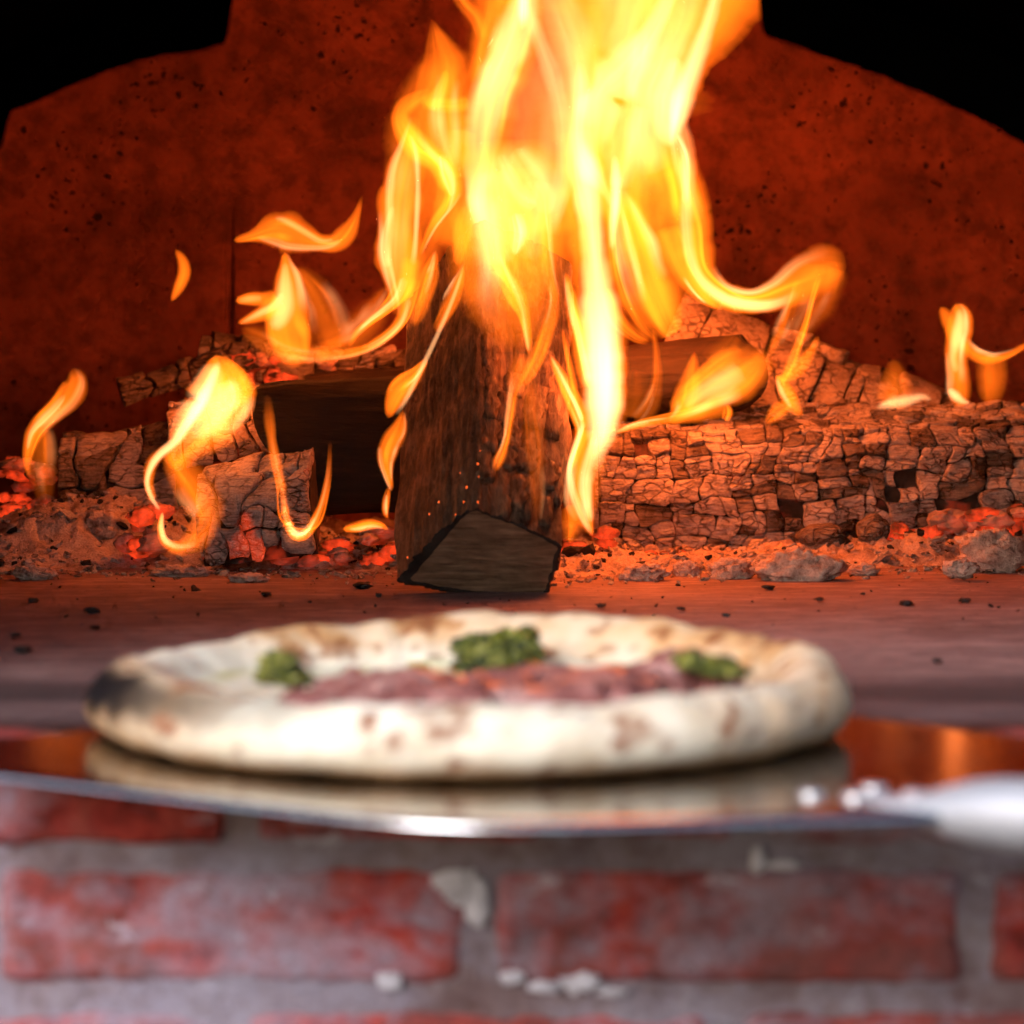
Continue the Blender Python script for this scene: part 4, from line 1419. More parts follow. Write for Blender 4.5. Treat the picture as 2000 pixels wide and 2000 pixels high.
T([(907, 515, 2, 0.4), (897, 545, 9, 1.0), (882, 585, 13, 0.9), (866, 620, 10, 0.7), (850, 650, 6, 0.4)], 1.90, onlog=True, dY=-0.06, p=0.8, skew=-0.5, streak=0.2)
T([(906, 518, 2, 0.3), (893, 560, 3.5, 0.8), (876, 605, 4, 1.0), (857, 648, 4, 1.1), (836, 693, 4, 1.2), (814, 738, 4, 1.2), (793, 780, 4, 1.0), (772, 812, 4, 0.6)], 1.90, onlog=True, dY=-0.10, core=True, p=1.1, streak=0.1)
T([(835, 700, 5, 0.7), (808, 735, 14, 1.4), (782, 760, 20, 1.8), (766, 790, 13, 1.6), (758, 818, 4, 0.6)], 1.80, onlog=True, p=0.85, skew=-0.2, streak=0.15)
T([(788, 800, 4, 0.4), (780, 835, 14, 1.0), (762, 868, 17, 1.2), (754, 900, 14, 1.2), (759, 932, 8, 1.2), (766, 960, 3, 0.5)], 1.80, p=0.9, streak=0.2)
T([(741, 870, 3, 0.3), (744, 905, 4, 0.7), (755, 938, 4, 0.9), (765, 960, 2, 0.4)], 1.79, core=True)
T([(760, 950, 3, 0.6), (754, 978, 7, 1.6), (753, 1002, 6, 1.5), (758, 1014, 2, 0.4)], 1.79, core=False, p=0.9)
T([(755, 965, 2, 0.4), (753, 990, 3.5, 1.2), (755, 1008, 2, 0.3)], 1.785, core=True)
# over the face of the upright log
T([(950, 420, 30, 1.0), (956, 470, 26, 1.5), (968, 510, 18, 1.6), (985, 540, 15, 1.7), (1006, 572, 15, 1.6), (1022, 610, 12, 1.4), (1030, 650, 9, 1.5), (1035, 698, 4, 0.8)], 1.945, onlog=True, dY=-0.125, p=0.9, streak=0.25)
T([(975, 495, 3, 0.4), (990, 530, 5, 1.0), (1005, 560, 6, 0.9), (1020, 600, 5, 0.5), (1027, 650, 4, 0.8), (1034, 690, 3, 0.6)], 1.90, onlog=True, dY=-0.09, core=True)
T([(1078, 540, 8, 0.4), (1080, 600, 13, 0.9), (1068, 645, 13, 1.2), (1052, 690, 13, 1.2), (1035, 725, 12, 0.9), (1015, 755, 8, 0.5)], 1.90, onlog=True, dY=-0.11, p=0.9, streak=0.35)
T([(1030, 690, 24, 0.5), (1015, 730, 20, 0.7), (1003, 770, 11, 0.8), (995, 820, 8, 0.9), (988, 865, 8, 1.0), (974, 900, 10, 1.1), (966, 922, 5, 0.5)], 1.825, onlog=True, dY=-0.09, p=0.9, streak=0.3)
T([(1035, 740, 14, 0.3), (1040, 800, 22, 0.28), (1046, 880, 20, 0.2), (1050, 960, 12, 0.15), (1052, 1020, 6, 0.05)], 1.81, onlog=True, dY=-0.10, p=1.0, streak=0.4)
T([(1005, 415, 10, 0.8), (1014, 452, 15, 2.4), (1008, 485, 11, 1.4), (1004, 500, 5, 0.4)], 1.915, onlog=True, core=True, p=1.3)
T([(915, 400, 10, 0.4), (906, 445, 17, 0.9), (898, 490, 13, 0.8), (893, 520, 6, 0.3)], 1.92, onlog=True, p=0.9)
T([(1060, 370, 10, 0.9), (1063, 430, 14, 1.1), (1067, 490, 14, 0.9), (1076, 550, 11, 0.7), (1088, 600, 6, 0.3)], 1.96, onlog=True, dY=-0.08, p=0.9, streak=0.3)
T([(985, 330, 55, 0.9), (1000, 400, 70, 1.0), (1010, 470, 66, 0.9), (1012, 540, 50, 0.6), (1020, 610, 34, 0.4)], 1.98, onlog=True, dY=-0.12, p=0.8, streak=0.4)
T([(1005, 290, 14, 0.5), (1040, 340, 30, 1.1), (1066, 380, 26, 1.0), (1070, 420, 12, 0.6)], 1.94, core=True, p=1.0, streak=0.35)
T([(975, 300, 8, 0.3), (995, 345, 12, 0.7), (1020, 385, 14, 0.9), (1050, 400, 12, 0.7)], 1.95, core=True, p=1.0)
T([(905, 250, 26, 0.8), (895, 310, 26, 0.9), (888, 350, 18, 0.6)], 2.0, p=1.0, streak=0.2)

# the fire's own light: a soft lamp in the middle of the blaze
gl_d = bpy.data.lights.new('fire_glow', 'POINT')
gl_d.energy = 4.8
gl_d.color = (1.0, 0.15, 0.022)
gl_d.shadow_soft_size = 0.09
gl = bpy.data.objects.new('fire_glow', gl_d)
COL.objects.link(gl)
gl.location = tuple(P(1240, 520, 2.09))
for px_, py_, Y_, en_ in ((1185, 760, 1.84, 0.55), (405, 770, 2.03, 0.34), (1440, 700, 2.20, 0.30), (560, 600, 2.16, 0.16), (1090, 640, 1.80, 0.14)):
    g2d = bpy.data.lights.new('fire_glow', 'POINT')
    g2d.energy = en_
    g2d.color = (1.0, 0.16, 0.024)
    g2d.shadow_soft_size = 0.035
    g2 = bpy.data.objects.new('fire_glow', g2d)
    COL.objects.link(g2)
    g2.location = tuple(P(px_, py_, Y_))

# ---- floating wisp, upper left
fw = flame(P(560, 480, 2.1), 'detached orange flame wisp floating above the horned flame')
tongue(fw, [(455, 470, 4, 0.6), (490, 462, 10, 1.0), (525, 452, 24, 1.1), (548, 450, 36, 1.1), (585, 462, 27, 1.05), (625, 474, 15, 1.2), (655, 474, 17, 1.2), (680, 452, 16, 1.0), (696, 420, 8, 0.7), (708, 380, 2, 0.2)], 2.1, p=0.6, streak=0.15, taper=(0.04, 0.1))
tongue(fw, [(500, 462, 3, 0.2), (535, 472, 6, 0.5), (562, 481, 6, 0.7), (600, 484, 5, 0.6), (640, 482, 5, 0.5), (668, 468, 5, 0.3)], 2.09, core=True)
tongue(fw, [(535, 425, 4, 0.2), (555, 430, 6, 0.5), (590, 449, 6, 0.5), (625, 470, 5, 0.5), (655, 470, 5, 0.3)], 2.09, core=True)
# ---- spark-like flamelet
fs = flame(P(350, 590, 2.12), 'tiny detached crescent flame in front of the bare back wall')
tongue(fs, [(342, 486, 3, 0.3), (356, 508, 10, 0.9), (360, 532, 12, 1.2), (351, 558, 11, 1.2), (334, 590, 3, 0.5)], 2.12, p=0.8, streak=0.1)
# ---- horned flame left of the main fire
fh = flame(P(570, 715, 2.15), 'horned orange flame above the flaking log at the back')
tongue(fh, [(556, 492, 5, 0.8), (562, 535, 18, 1.5), (564, 585, 28, 1.8), (562, 630, 36, 1.6), (568, 668, 28, 1.2), (578, 695, 24, 1.0), (592, 715, 14, 0.5)], 2.15, p=0.7, streak=0.25, taper=(0.03, 0.1))
tongue(fh, [(557, 510, 4, 0.3), (557, 555, 11, 1.2), (556, 595, 15, 1.5), (545, 625, 14, 1.3), (530, 645, 8, 0.4)], 2.13, core=True, p=1.2, streak=0.15)
tongue(fh, [(459, 588, 5, 0.9), (485, 584, 12, 1.5), (515, 583, 11, 1.2), (540, 572, 6, 0.5)], 2.14, p=0.7, streak=0.1, taper=(0.03, 0.1))
tongue(fh, [(463, 632, 3, 0.6), (495, 620, 12, 1.4), (525, 606, 18, 1.8), (552, 585, 16, 1.4)], 2.14, p=0.8, streak=0.1, taper=(0.04, 0.1))
tongue(fh, [(466, 588, 4, 0.2), (488, 584, 6, 0.6), (512, 582, 5, 0.3)], 2.12, core=True)
tongue(fh, [(470, 632, 3, 0.2), (505, 614, 6, 0.8), (535, 598, 8, 1.0), (553, 570, 6, 0.4)], 2.12, core=True)
tongue(fh, [(575, 520, 6, 0.3), (605, 560, 28, 0.4), (625, 605, 40, 0.35), (645, 655, 40, 0.25), (660, 690, 24, 0.15)], 2.18, p=0.9, streak=0.3)
tongue(fh, [(470, 640, 8, 0.15), (510, 660, 22, 0.3), (550, 680, 26, 0.4), (600, 690, 22, 0.4), (650, 694, 14, 0.3)], 2.16, p=1.0, streak=0.3)
# ---- bright yellow flame with a loop below
fy = flame(P(380, 1075, 1.96), 'bright yellow flame with a dark loop below, beside the dark charred log')
tongue(fy, [(422, 692, 10, 1.0), (428, 722, 30, 1.8), (432, 760, 56, 2.0), (424, 800, 66, 1.9), (395, 835, 50, 1.6), (368, 865, 34, 1.4), (345, 895, 24, 1.2), (330, 915, 14, 0.7)], 1.97, p=0.55, streak=0.2, taper=(0.04, 0.08))
tongue(fy, [(420, 708, 8, 0.8), (410, 745, 26, 1.6), (410, 785, 46, 2.0), (395, 820, 40, 1.4), (370, 850, 22, 0.7)], 1.955, core=True, p=1.1, streak=0.15)
tongue(fy, [(428, 705, 6, 1.0), (412, 745, 9, 2.4), (392, 785, 10, 3.6), (368, 825, 10, 3.4), (342, 862, 9, 2.8), (312, 888, 7, 2.6), (295, 912, 6, 2.4), (287, 942, 5, 2.0), (296, 972, 4, 1.6), (313, 998, 3, 0.9)], 1.94, core=True, p=1.1, streak=0.1, taper=(0.06, 0.05))
tongue(fy, [(330, 880, 14, 0.5), (352, 915, 26, 0.8), (378, 950, 32, 0.8), (398, 985, 32, 0.7), (402, 1020, 32, 0.65), (385, 1050, 24, 0.65), (352, 1070, 14, 1.0), (322, 1058, 8, 1.4), (313, 1030, 6, 1.6), (317, 1000, 3, 1.0)], 1.945, p=0.7, skew=0.2, streak=0.2, taper=(0.05, 0.03))
tongue(fy, [(318, 998, 2, 0.6), (315, 1030, 5, 1.8), (324, 1056, 6, 1.8), (350, 1068, 5, 0.8), (385, 1062, 5, 0.3)], 1.94, core=True, p=1.1, streak=0.1)
tongue(fy, [(335, 870, 10, 0.3), (300, 900, 10, 0.8), (290, 940, 9, 0.9), (300, 980, 8, 0.7)], 1.95, p=0.9, streak=0.1)
tongue(fy, [(432, 700, 8, 0.6), (455, 738, 26, 1.4), (460, 780, 34, 1.6), (440, 820, 30, 1.2), (405, 852, 18, 0.6)], 1.96, p=0.6, streak=0.15)
tongue(fy, [(445, 740, 10, 0.4), (448, 780, 24, 0.9), (425, 820, 22, 0.7), (395, 850, 10, 0.2)], 1.955, core=True, p=1.0, streak=0.15)
# ---- leftmost flame
fl_ = flame(P(70, 960, 2.06), 'leftmost orange flame leaning over the crumbling log')
tongue(fl_, [(142, 718, 7, 0.4), (150, 745, 22, 0.8), (136, 775, 22, 1.0), (110, 800, 17, 1.3), (84, 824, 15, 1.5), (65, 850, 14, 1.3), (56, 880, 10, 1.1), (53, 908, 6, 0.8), (59, 935, 3, 0.3)], 2.06, p=0.8, streak=0.15, taper=(0.1, 0.08))
tongue(fl_, [(128, 770, 4, 0.2), (108, 796, 7, 0.9), (84, 820, 7, 1.2), (62, 845, 5, 0.9), (53, 880, 3, 0.5)], 2.05, core=True, p=1.2)
tongue(fl_, [(80, 835, 16, 0.4), (82, 880, 26, 0.35), (84, 930, 20, 0.2), (88, 980, 12, 0.1)], 2.07, p=0.9, streak=0.3)
# ---- V-shaped loop flame in front of the dark log
fv = flame(P(580, 1060, 1.94), 'thin V-shaped flame loop in front of the dark charred log')
tongue(fv, [(522, 770, 7, 0.25), (527, 830, 9, 0.5), (536, 890, 9, 0.7), (549, 950, 9, 0.9), (556, 995, 9, 1.3), (564, 1028, 10, 2.0), (582, 1048, 10, 2.2), (604, 1034, 9, 1.6), (622, 1002, 8, 1.1), (635, 962, 6, 0.8), (642, 915, 5, 0.5), (645, 860, 4, 0.25)], 1.94, p=0.8, streak=0.15, taper=(0.15, 0.15))
tongue(fv, [(555, 985, 3, 0.4), (562, 1020, 5, 1.3), (578, 1044, 6, 2.0), (598, 1036, 5, 1.2), (616, 1008, 3, 0.4)], 1.935, core=True)
# ---- low flames on the coals
fc = flame(P(710, 1045, 1.97), 'low flame licking the coals between the stub and the upright log')
tongue(fc, [(668, 1034, 4, 0.8), (695, 1030, 9, 1.6), (722, 1024, 10, 1.7), (745, 1026, 6, 1.4), (760, 1036, 2, 0.5)], 1.97, p=0.8, streak=0.2)
tongue(fc, [(680, 1034, 2, 0.4), (700, 1033, 4, 1.2), (728, 1028, 4, 1.0), (750, 1032, 2, 0.5)], 1.965, core=True)
# ---- flame across the dark round log
fr_ = flame(P(1400, 815, 2.07), 'wide flame spreading across the dark round log')
tongue(fr_, [(1357, 686, 3, 0.4), (1352, 725, 14, 1.0), (1344, 770, 22, 1.2), (1325, 808, 16, 0.9), (1305, 825, 8, 0.4)], 2.07, p=0.7, streak=0.2)
tongue(fr_, [(1310, 808, 14, 0.8), (1350, 785, 30, 1.5), (1395, 755, 38, 1.7), (1440, 730, 44, 1.5), (1475, 705, 40, 0.9), (1490, 680, 20, 0.35)], 2.065, p=0.85, streak=0.25)
tongue(fr_, [(1335, 795, 8, 0.3), (1375, 765, 18, 1.0), (1415, 745, 20, 1.1), (1450, 720, 16, 0.4)], 2.05, core=True, p=1.3, streak=0.2)
tongue(fr_, [(1440, 655, 12, 0.15), (1420, 690, 30, 0.3), (1400, 720, 30, 0.3)], 2.08, p=1.0)
tongue(fr_, [(1198, 848, 3, 0.6), (1235, 832, 7, 1.6), (1280, 822, 8, 1.4), (1330, 815, 12, 1.0), (1390, 800, 18, 0.8), (1430, 790, 14, 0.4)], 2.05, p=0.8, streak=0.15)
tongue(fr_, [(1202, 846, 2, 0.3), (1235, 832, 3.5, 1.2), (1270, 824, 3, 0.6)], 2.045, core=True)
tongue(fr_, [(1418, 790, 5, 0.3), (1422, 805, 9, 1.0), (1416, 822, 7, 0.9)], 2.05, p=0.9)
# faint veils between column and round log
fq = flame(P(1230, 830, 2.04), 'faint orange veil of flame between the white-hot column and the dark round log')
tongue(fq, [(1205, 650, 10, 0.3), (1212, 710, 11, 0.6), (1210, 770, 12, 0.6), (1200, 820, 8, 0.5)], 2.04, p=0.9, streak=0.25)
tongue(fq, [(1276, 640, 5, 0.3), (1282, 690, 7, 0.45), (1283, 745, 10, 0.4), (1268, 795, 16, 0.3), (1240, 825, 12, 0.2)], 2.05, p=0.9, streak=0.25)
tongue(fq, [(1240, 720, 20, 0.1), (1235, 770, 34, 0.2), (1220, 815, 26, 0.25)], 2.06, p=1.0, streak=0.3)
# ---- hooked flame at the end of the round log
fk = flame(P(1545, 810, 2.09), 'small hooked yellow flame at the end of the dark round log')
tongue(fk, [(1512, 736, 3, 0.8), (1530, 738, 9, 1.5), (1555, 722, 16, 1.2), (1580, 692, 12, 0.8), (1600, 655, 4, 0.25)], 2.09, p=0.75, streak=0.15)
tongue(fk, [(1515, 732, 3, 0.6), (1528, 752, 12, 1.5), (1542, 776, 16, 1.6), (1555, 800, 12, 1.0), (1570, 812, 4, 0.3)], 2.085, p=0.75, streak=0.15)
tongue(fk, [(1516, 738, 3, 0.5), (1524, 760, 4, 1.0), (1536, 782, 4, 0.8), (1546, 798, 2, 0.3)], 2.08, core=True)
tongue(fk, [(1550, 785, 8, 0.5), (1525, 800, 16, 0.9), (1505, 818, 10, 0.6), (1495, 828, 4, 0.2)], 2.085, p=0.9)
# ---- flame by the right edge with a side arm
fa = flame(P(1875, 790, 2.2), 'rightmost yellow flame with an arm reaching out sideways')
tongue(fa, [(1836, 598, 4, 0.4), (1850, 622, 14, 0.9), (1858, 655, 10, 0.6), (1862, 680, 5, 0.2)], 2.2, p=0.7, streak=0.1)
tongue(fa, [(1866, 592, 8, 0.8), (1876, 618, 19, 1.5), (1872, 660, 22, 1.7), (1868, 700, 20, 1.5), (1872, 740, 20, 1.2), (1875, 775, 18, 0.9), (1880, 795, 10, 0.5)], 2.2, p=0.6, streak=0.15, taper=(0.04, 0.06))
tongue(fa, [(1874, 600, 5, 0.4), (1876, 630, 12, 1.6), (1868, 665, 11, 1.9), (1862, 695, 6, 1.0), (1868, 730, 5, 0.6)], 2.18, core=True, p=1.2, streak=0.1)
tongue(fa, [(1852, 758, 4, 0.8), (1862, 770, 9, 2.2), (1878, 782, 6, 1.6), (1895, 788, 2, 0.4)], 2.17, core=True, p=1.0, streak=0.1)
tongue(fa, [(1878, 665, 12, 0.6), (1905, 692, 11, 1.2), (1938, 701, 9, 1.2), (1970, 693, 7, 0.9), (2000, 676, 5, 0.6), (2025, 662, 3, 0.3)], 2.2, p=0.8, streak=0.1)
tongue(fa, [(1935, 690, 24, 0.3), (1937, 730, 28, 0.6), (1935, 765, 24, 0.5), (1930, 790, 12, 0.2)], 2.22, p=0.7, streak=0.2)
# ---- low flame on the sloping pale log
fb = flame(P(1745, 800, 2.2), 'low flat flame on the sloping pale log')
tongue(fb, [(1710, 797, 3, 0.5), (1738, 788, 9, 1.6), (1772, 782, 9, 1.4), (1802, 775, 7, 1.0), (1822, 782, 2, 0.3)], 2.17, core=True, p=1.0, streak=0.15)
tongue(fb, [(1745, 700, 8, 0.15), (1748, 740, 24, 0.5), (1745, 780, 30, 0.7), (1740, 800, 14, 0.4)], 2.19, p=0.8, streak=0.2)

# ================================================================== PEEL
PZ = 0.0050            # top face of the blade
q = N('brushed_steel')
v_ = q.coord((30, 700, 30))
a_ = q.noise(v_, 1.0, 4, 0.6)
b_ = q.noise(q.coord(), 25, 4, 0.6)
q.bsdf(q.ramp(b_, [(0.3, (0.60, 0.58, 0.57)), (0.7, (0.72, 0.70, 0.69))]), q.ramp(b_, [(0.3, 0.12), (0.7, 0.21)]), q.bump(a_, 0.08, 0.0004), metal=1.0)
M['steel'] = q.m
q = N('satin_aluminium')
a_ = q.noise(q.coord(), 60, 3, 0.5)
q.bsdf((0.50, 0.50, 0.55), q.ramp(a_, [(0.3, 0.48), (0.7, 0.6)]), metal=0.5)
M['alu'] = q.m
peel = empty('pizza_peel', (0.0, 1.0, 0.0025), 'wide steel pizza peel under the pizza, its handle towards the viewer', 'pizza peel')
corners = [(-0.022, 0.839, 0.05), (0.152, 0.864, 0.03), (0.262, 0.985, 0.04), (0.04, 1.225, 0.05), (-0.262, 1.0, 0.035)]
ol2 = []
nc0 = len(corners)
for k in range(nc0):
    c_ = np.array(corners[k][:2])
    a_ = np.array(corners[k - 1][:2]) - c_
    b_ = np.array(corners[(k + 1) % nc0][:2]) - c_
    r_ = corners[k][2]
    p0_, p2_ = c_ + a_ / np.linalg.norm(a_) * r_, c_ + b_ / np.linalg.norm(b_) * r_
    for t in np.linspace(0, 1, 20):
        ol2.append((1 - t) ** 2 * p0_ + 2 * t * (1 - t) * c_ + t * t * p2_)
ol2 = resample_closed(np.array(ol2), 160)
cen_ = ol2.mean(0)
rings_ = []
for sc_, z in ((0.05, PZ), (0.5, PZ), (0.93, PZ), (0.985, PZ), (0.993, PZ - 0.0003), (0.998, PZ - 0.0009), (1.0, PZ - 0.0018), (0.998, PZ - 0.0026), (0.98, PZ - 0.0028), (0.5, PZ - 0.0028), (0.05, PZ - 0.0028)):
    r2 = cen_ + (ol2 - cen_) * sc_
    zz = z + 0.0014 * (r2[:, 0] - 0.02) / 0.2 * 0 
    rings_.append(np.stack([r2[:, 0], r2[:, 1], np.full(len(r2), z)], 1))
rings_ = np.array(rings_)
ff = tube_faces(len(rings_), 160)
ff.append(tuple(range(160)))
ff.append(tuple((len(rings_) - 1) * 160 + k for k in range(160))[::-1])
nrm_ = np.cross(rings_[1][0] - rings_[0][0], rings_[0][1] - rings_[0][0])
f0 = ff[0]
vv_ = rings_.reshape(-1, 3)
if np.cross(vv_[f0[1]] - vv_[f0[0]], vv_[f0[2]] - vv_[f0[0]])[2] < 0:
    ff = [x[::-1] for x in ff[:-2]] + [ff[-2], ff[-1]]
mk('blade', vv_, ff, M['steel'], peel, sharp=40)
# handle: flat tang, neck, tube
hd = np.array([0.80, -0.60, 0.02])
hd /= np.linalg.norm(hd)
h0 = np.array([0.112, 0.900, PZ - 0.0030])
e1 = np.array([0.60, 0.80, 0.0])
secs = [(0.006, 0.003, 0.0008, 0.0034), (0.012, 0.0075, 0.0010, 0.0034), (0.022, 0.0080, 0.0018, 0.0028), (0.030, 0.0075, 0.0045, 0.0016), (0.038, 0.0090, 0.0075, 0.0010), (0.047, 0.0105, 0.0098, 0.0016), (0.060, 0.0118, 0.0116, 0.002),
        (0.09, 0.0120, 0.0120, 0.002), (0.30, 0.0120, 0.0120, 0.002), (0.62, 0.0120, 0.0120, 0.002), (0.63, 0.006, 0.006, 0.002)]
sp, _ = catmull([(a * 1000, 0, b, c, d) for a, b, c, d in secs], 90)
rg_ = []
for s_, _z, w_, h_, up_ in sp:
    c = h0 + hd * (s_ / 1000) + np.array([0, 0, up_])
    an = np.linspace(0, 2 * math.pi, 28, endpoint=False)
    rg_.append(c + np.outer(np.cos(an) * max(w_, 0.0005), e1) + np.outer(np.sin(an) * max(h_, 0.0004), [0, 0, 1]))
rg_ = np.array(rg_)
fl = orient(rg_)
ff = tube_faces(90, 28, fl)
ff += [tuple(range(28)), tuple(89 * 28 + k for k in range(28))]
handle = mk('handle', rg_.reshape(-1, 3), ff, M['alu'], peel)
q = N('rivet_steel')
q.bsdf((0.8, 0.8, 0.84), 0.35, metal=0.8)
M['rivet'] = q.m
for px, py, s in [(1585, 1537, 1.0), (1672, 1541, 1.1), (1706, 1526, 1.1), (1786, 1536, 1.0)]:
    c = P_plane(px, py, (0, 0, PZ + 0.003), np.array([0, 0, 1.0]))
    Vv = []
    for z, r_ in ((-0.003, 0.0042), (-0.0005, 0.0044), (0.0014, 0.0038), (0.0026, 0.0024), (0.0030, 0.0006)):
        for k in range(18):
            a = 2 * math.pi * k / 18
            Vv.append(c + np.array([math.cos(a) * r_ * s * 1.05, math.sin(a) * r_ * s * 1.05, z * s * 0.30 - 0.0018]))
    mk('rivet', Vv, grid_faces(5, 18, True) + [tuple(72 + k for k in range(18))], M['rivet'], handle)

# ================================================================== PIZZA
PC = np.array([-0.0175, 1.073, PZ + 0.0006])
PR = 0.1545
pizza = empty('pizza', PC, 'round pizza with a puffed pale crust charred black on one side, on the peel', 'pizza')
NT = 300
th = np.linspace(0, 2 * math.pi, NT, endpoint=False)      # 0 = right, 90 = far, 180 = left, 270 = near


def lobe(t, c, w):
    d = (t - c + math.pi) % (2 * math.pi) - math.pi
    return np.exp(-(d / w) ** 2)


hr = 0.0268 + 0.0060 * lobe(th, R(80), 0.9) + 0.002 * lobe(th, R(20), 0.4) - 0.003 * lobe(th, R(150), 0.5) + 0.0015 * lobe(th, R(205), 0.3) - 0.001 * lobe(th, R(275), 0.5)
hr = hr + fbm(np.stack([np.cos(th) * 5, np.sin(th) * 5, th * 0], -1), 900, 3) * 0.0035
Rr = PR * (1 + 0.016 * fbm(np.stack([np.cos(th) * 2.5, np.sin(th) * 2.5, th * 0 + 4], -1), 901, 3))
rw = 0.040 + 0.006 * fbm(np.stack([np.cos(th) * 4, np.sin(th) * 4, th * 0 + 9], -1), 902, 3)
prof = [(1.35, 0.0005, 0), (0.75, 0.0, 0), (0.42, 0.0012, 0), (0.20, 0.05, 1), (0.06, 0.20, 1), (0.0, 0.42, 1), (0.03, 0.66, 1), (0.13, 0.86, 1), (0.28, 0.98, 1), (0.42, 1.0, 1), (0.60, 0.88, 1), (0.80, 0.62, 1), (1.0, 0.40, 1), (1.25, 0.27, 1), (1.8, 0.21, 1)]
pp_, _ = catmull([(a, b, c) for a, b, c in prof], 64)
ringsP = []
for a, b, c in pp_:
    r_ = Rr - a * rw
    z = b * hr
    ringsP.append(np.stack([np.cos(th) * r_, np.sin(th) * r_, z], 1))
last_r = ringsP[-1]
for k in (0.75, 0.5, 0.25, 0.02):
    ringsP.append(np.stack([last_r[:, 0] * k, last_r[:, 1] * k, last_r[:, 2] * 0 + 0.0062], 1))
ringsP = np.array(ringsP)
bl = fbm(ringsP * 55, 910, 4, 0.55)
bl2 = fbm(ringsP * 20, 911, 3)
cenr = np.stack([np.cos(th) * (PR - 0.018), np.sin(th) * (PR - 0.018), th * 0 + 0.012], 1)
dirr = ringsP - cenr[None]
dirr /= np.maximum(np.linalg.norm(dirr, axis=2, keepdims=True), 1e-6)
wt = np.ones(len(ringsP))
wt[:12] = 0.15
wt[-6:] = 0.3
ringsP = ringsP + dirr * ((bl * 0.0009 + bl2 * 0.0014) * wt[:, None])[..., None]
ringsP[..., 2] = np.maximum(ringsP[..., 2], 0.0)
nrp = len(ringsP)
crust = mk('crust', ringsP.reshape(-1, 3) + PC, tube_faces(nrp, NT), None or M['ash'], pizza)
# bake marks belong to the dough: toast and char amounts as point attributes
pl = ringsP.reshape(-1, 3)
sp1 = fbm(pl * 62, 920, 3, 0.5)
sp2 = fbm(pl * 26, 921, 3, 0.5)
sp3 = fbm(pl * 150, 922, 3, 0.5)
thv = np.arctan2(pl[:, 1], pl[:, 0])
back_tan = sstep(-0.3, 0.9, np.sin(thv)) * sstep(0.010, 0.026, pl[:, 2]) + 0.8 * sstep(0.55, 0.98, np.cos(thv)) * sstep(0.008, 0.024, pl[:, 2])
spots = sstep(0.17, 0.36, sp1 + 0.25 * sp3 + 0.10 * sp2)
tan_ = np.clip(0.45 * sstep(0.05, 0.6, sp2 + 0.3 * sp3) * (0.35 + 0.65 * np.clip(back_tan, 0, 1)) + 0.55 * back_tan * sstep(-0.2, 0.5, sp1 + sp2 * 0.6) + 0.55 * (pl[:, 2] < 0.004) * (np.hypot(pl[:, 0], pl[:, 1]) > 0.1), 0, 1)
rrad = np.hypot(pl[:, 0], pl[:, 1])
on_rim = sstep(0.105, 0.122, rrad)
spots = spots * on_rim * (0.55 + 0.45 * sstep(-0.2, 0.4, sp2))
b1 = np.array([-0.151, -0.022, 0.017])
db = np.linalg.norm((pl - b1) * np.array([1.0, 0.9, 1.0]), axis=1)
b2 = np.array([-0.113, -0.094, 0.023])
db2 = np.linalg.norm((pl - b2) * np.array([0.62, 1.0, 1.3]), axis=1)
_b2 = np.maximum(0, 0.8 * (1 - sstep(0.004, 0.030, db2 + 0.009 * sp1)))
b3 = np.array([-0.135, -0.066, 0.021])
db3 = np.linalg.norm((pl - b3) * np.array([1.0, 0.8, 1.3]), axis=1)
# one scorch running round the rim, fading from black at the end to brown smoke on the near side
burn = np.zeros(len(pl))
for t in np.linspace(0, 1, 26):
    an = R(180 + 62 * t)
    c_ = np.array([math.cos(an) * 0.149, math.sin(an) * 0.149, 0.0185 + 0.005 * t])
    dd = np.linalg.norm((pl - c_) * np.array([1, 1, 1.15]), axis=1) + 0.007 * sp1 + 0.004 * sp3
    burn = np.maximum(burn, (1.0 - 0.62 * t ** 1.3) * (1 - sstep(0.004, 0.021 - 0.004 * t, dd)))
halo = np.maximum.reduce([1 - sstep(0.012, 0.050, db + 0.012 * sp1), 1 - sstep(0.008, 0.045, db3 + 0.012 * sp1), 0.8 * (1 - sstep(0.008, 0.045, db2 + 0.012 * sp1))])
burn = sstep(0.08, 0.85, burn)
spots = sstep(0.1, 0.7, spots)
spots = np.maximum(spots * (0.6 + 0.4 * sstep(-0.1, 0.3, sp3)), 0.55 * sstep(0.22, 0.42, sp3 + 0.35 * sp2) * on_rim * (0.35 + 0.65 * sstep(-0.3, 0.6, np.cos(thv) + 0.6 * np.sin(thv))))
tan_ = np.clip(tan_ * 1.3 + 0.8 * halo + 0.62 * sstep(0.35, 0.95, np.cos(thv) + 0.35 * sp2) * on_rim + 0.55 * sstep(0.1, 0.9, np.sin(thv) + 0.3 * sp2) * sstep(0.014, 0.028, pl[:, 2]) + 0.6 * (1 - sstep(0.002, 0.008, pl[:, 2] + 0.002 * sp1)) * on_rim, 0, 1)
for nm, val in (('toast', tan_), ('spots', spots), ('burn', burn)):
    at = crust.data.attributes.new(nm, 'FLOAT', 'POINT')
    at.data.foreach_set('value', np.ascontiguousarray(val, dtype=np.float32))
q = N('baked_dough')


def attr(n_):
    x = q.n('ShaderNodeAttribute')
    x.attribute_name = n_
    return x.outputs['Fac']


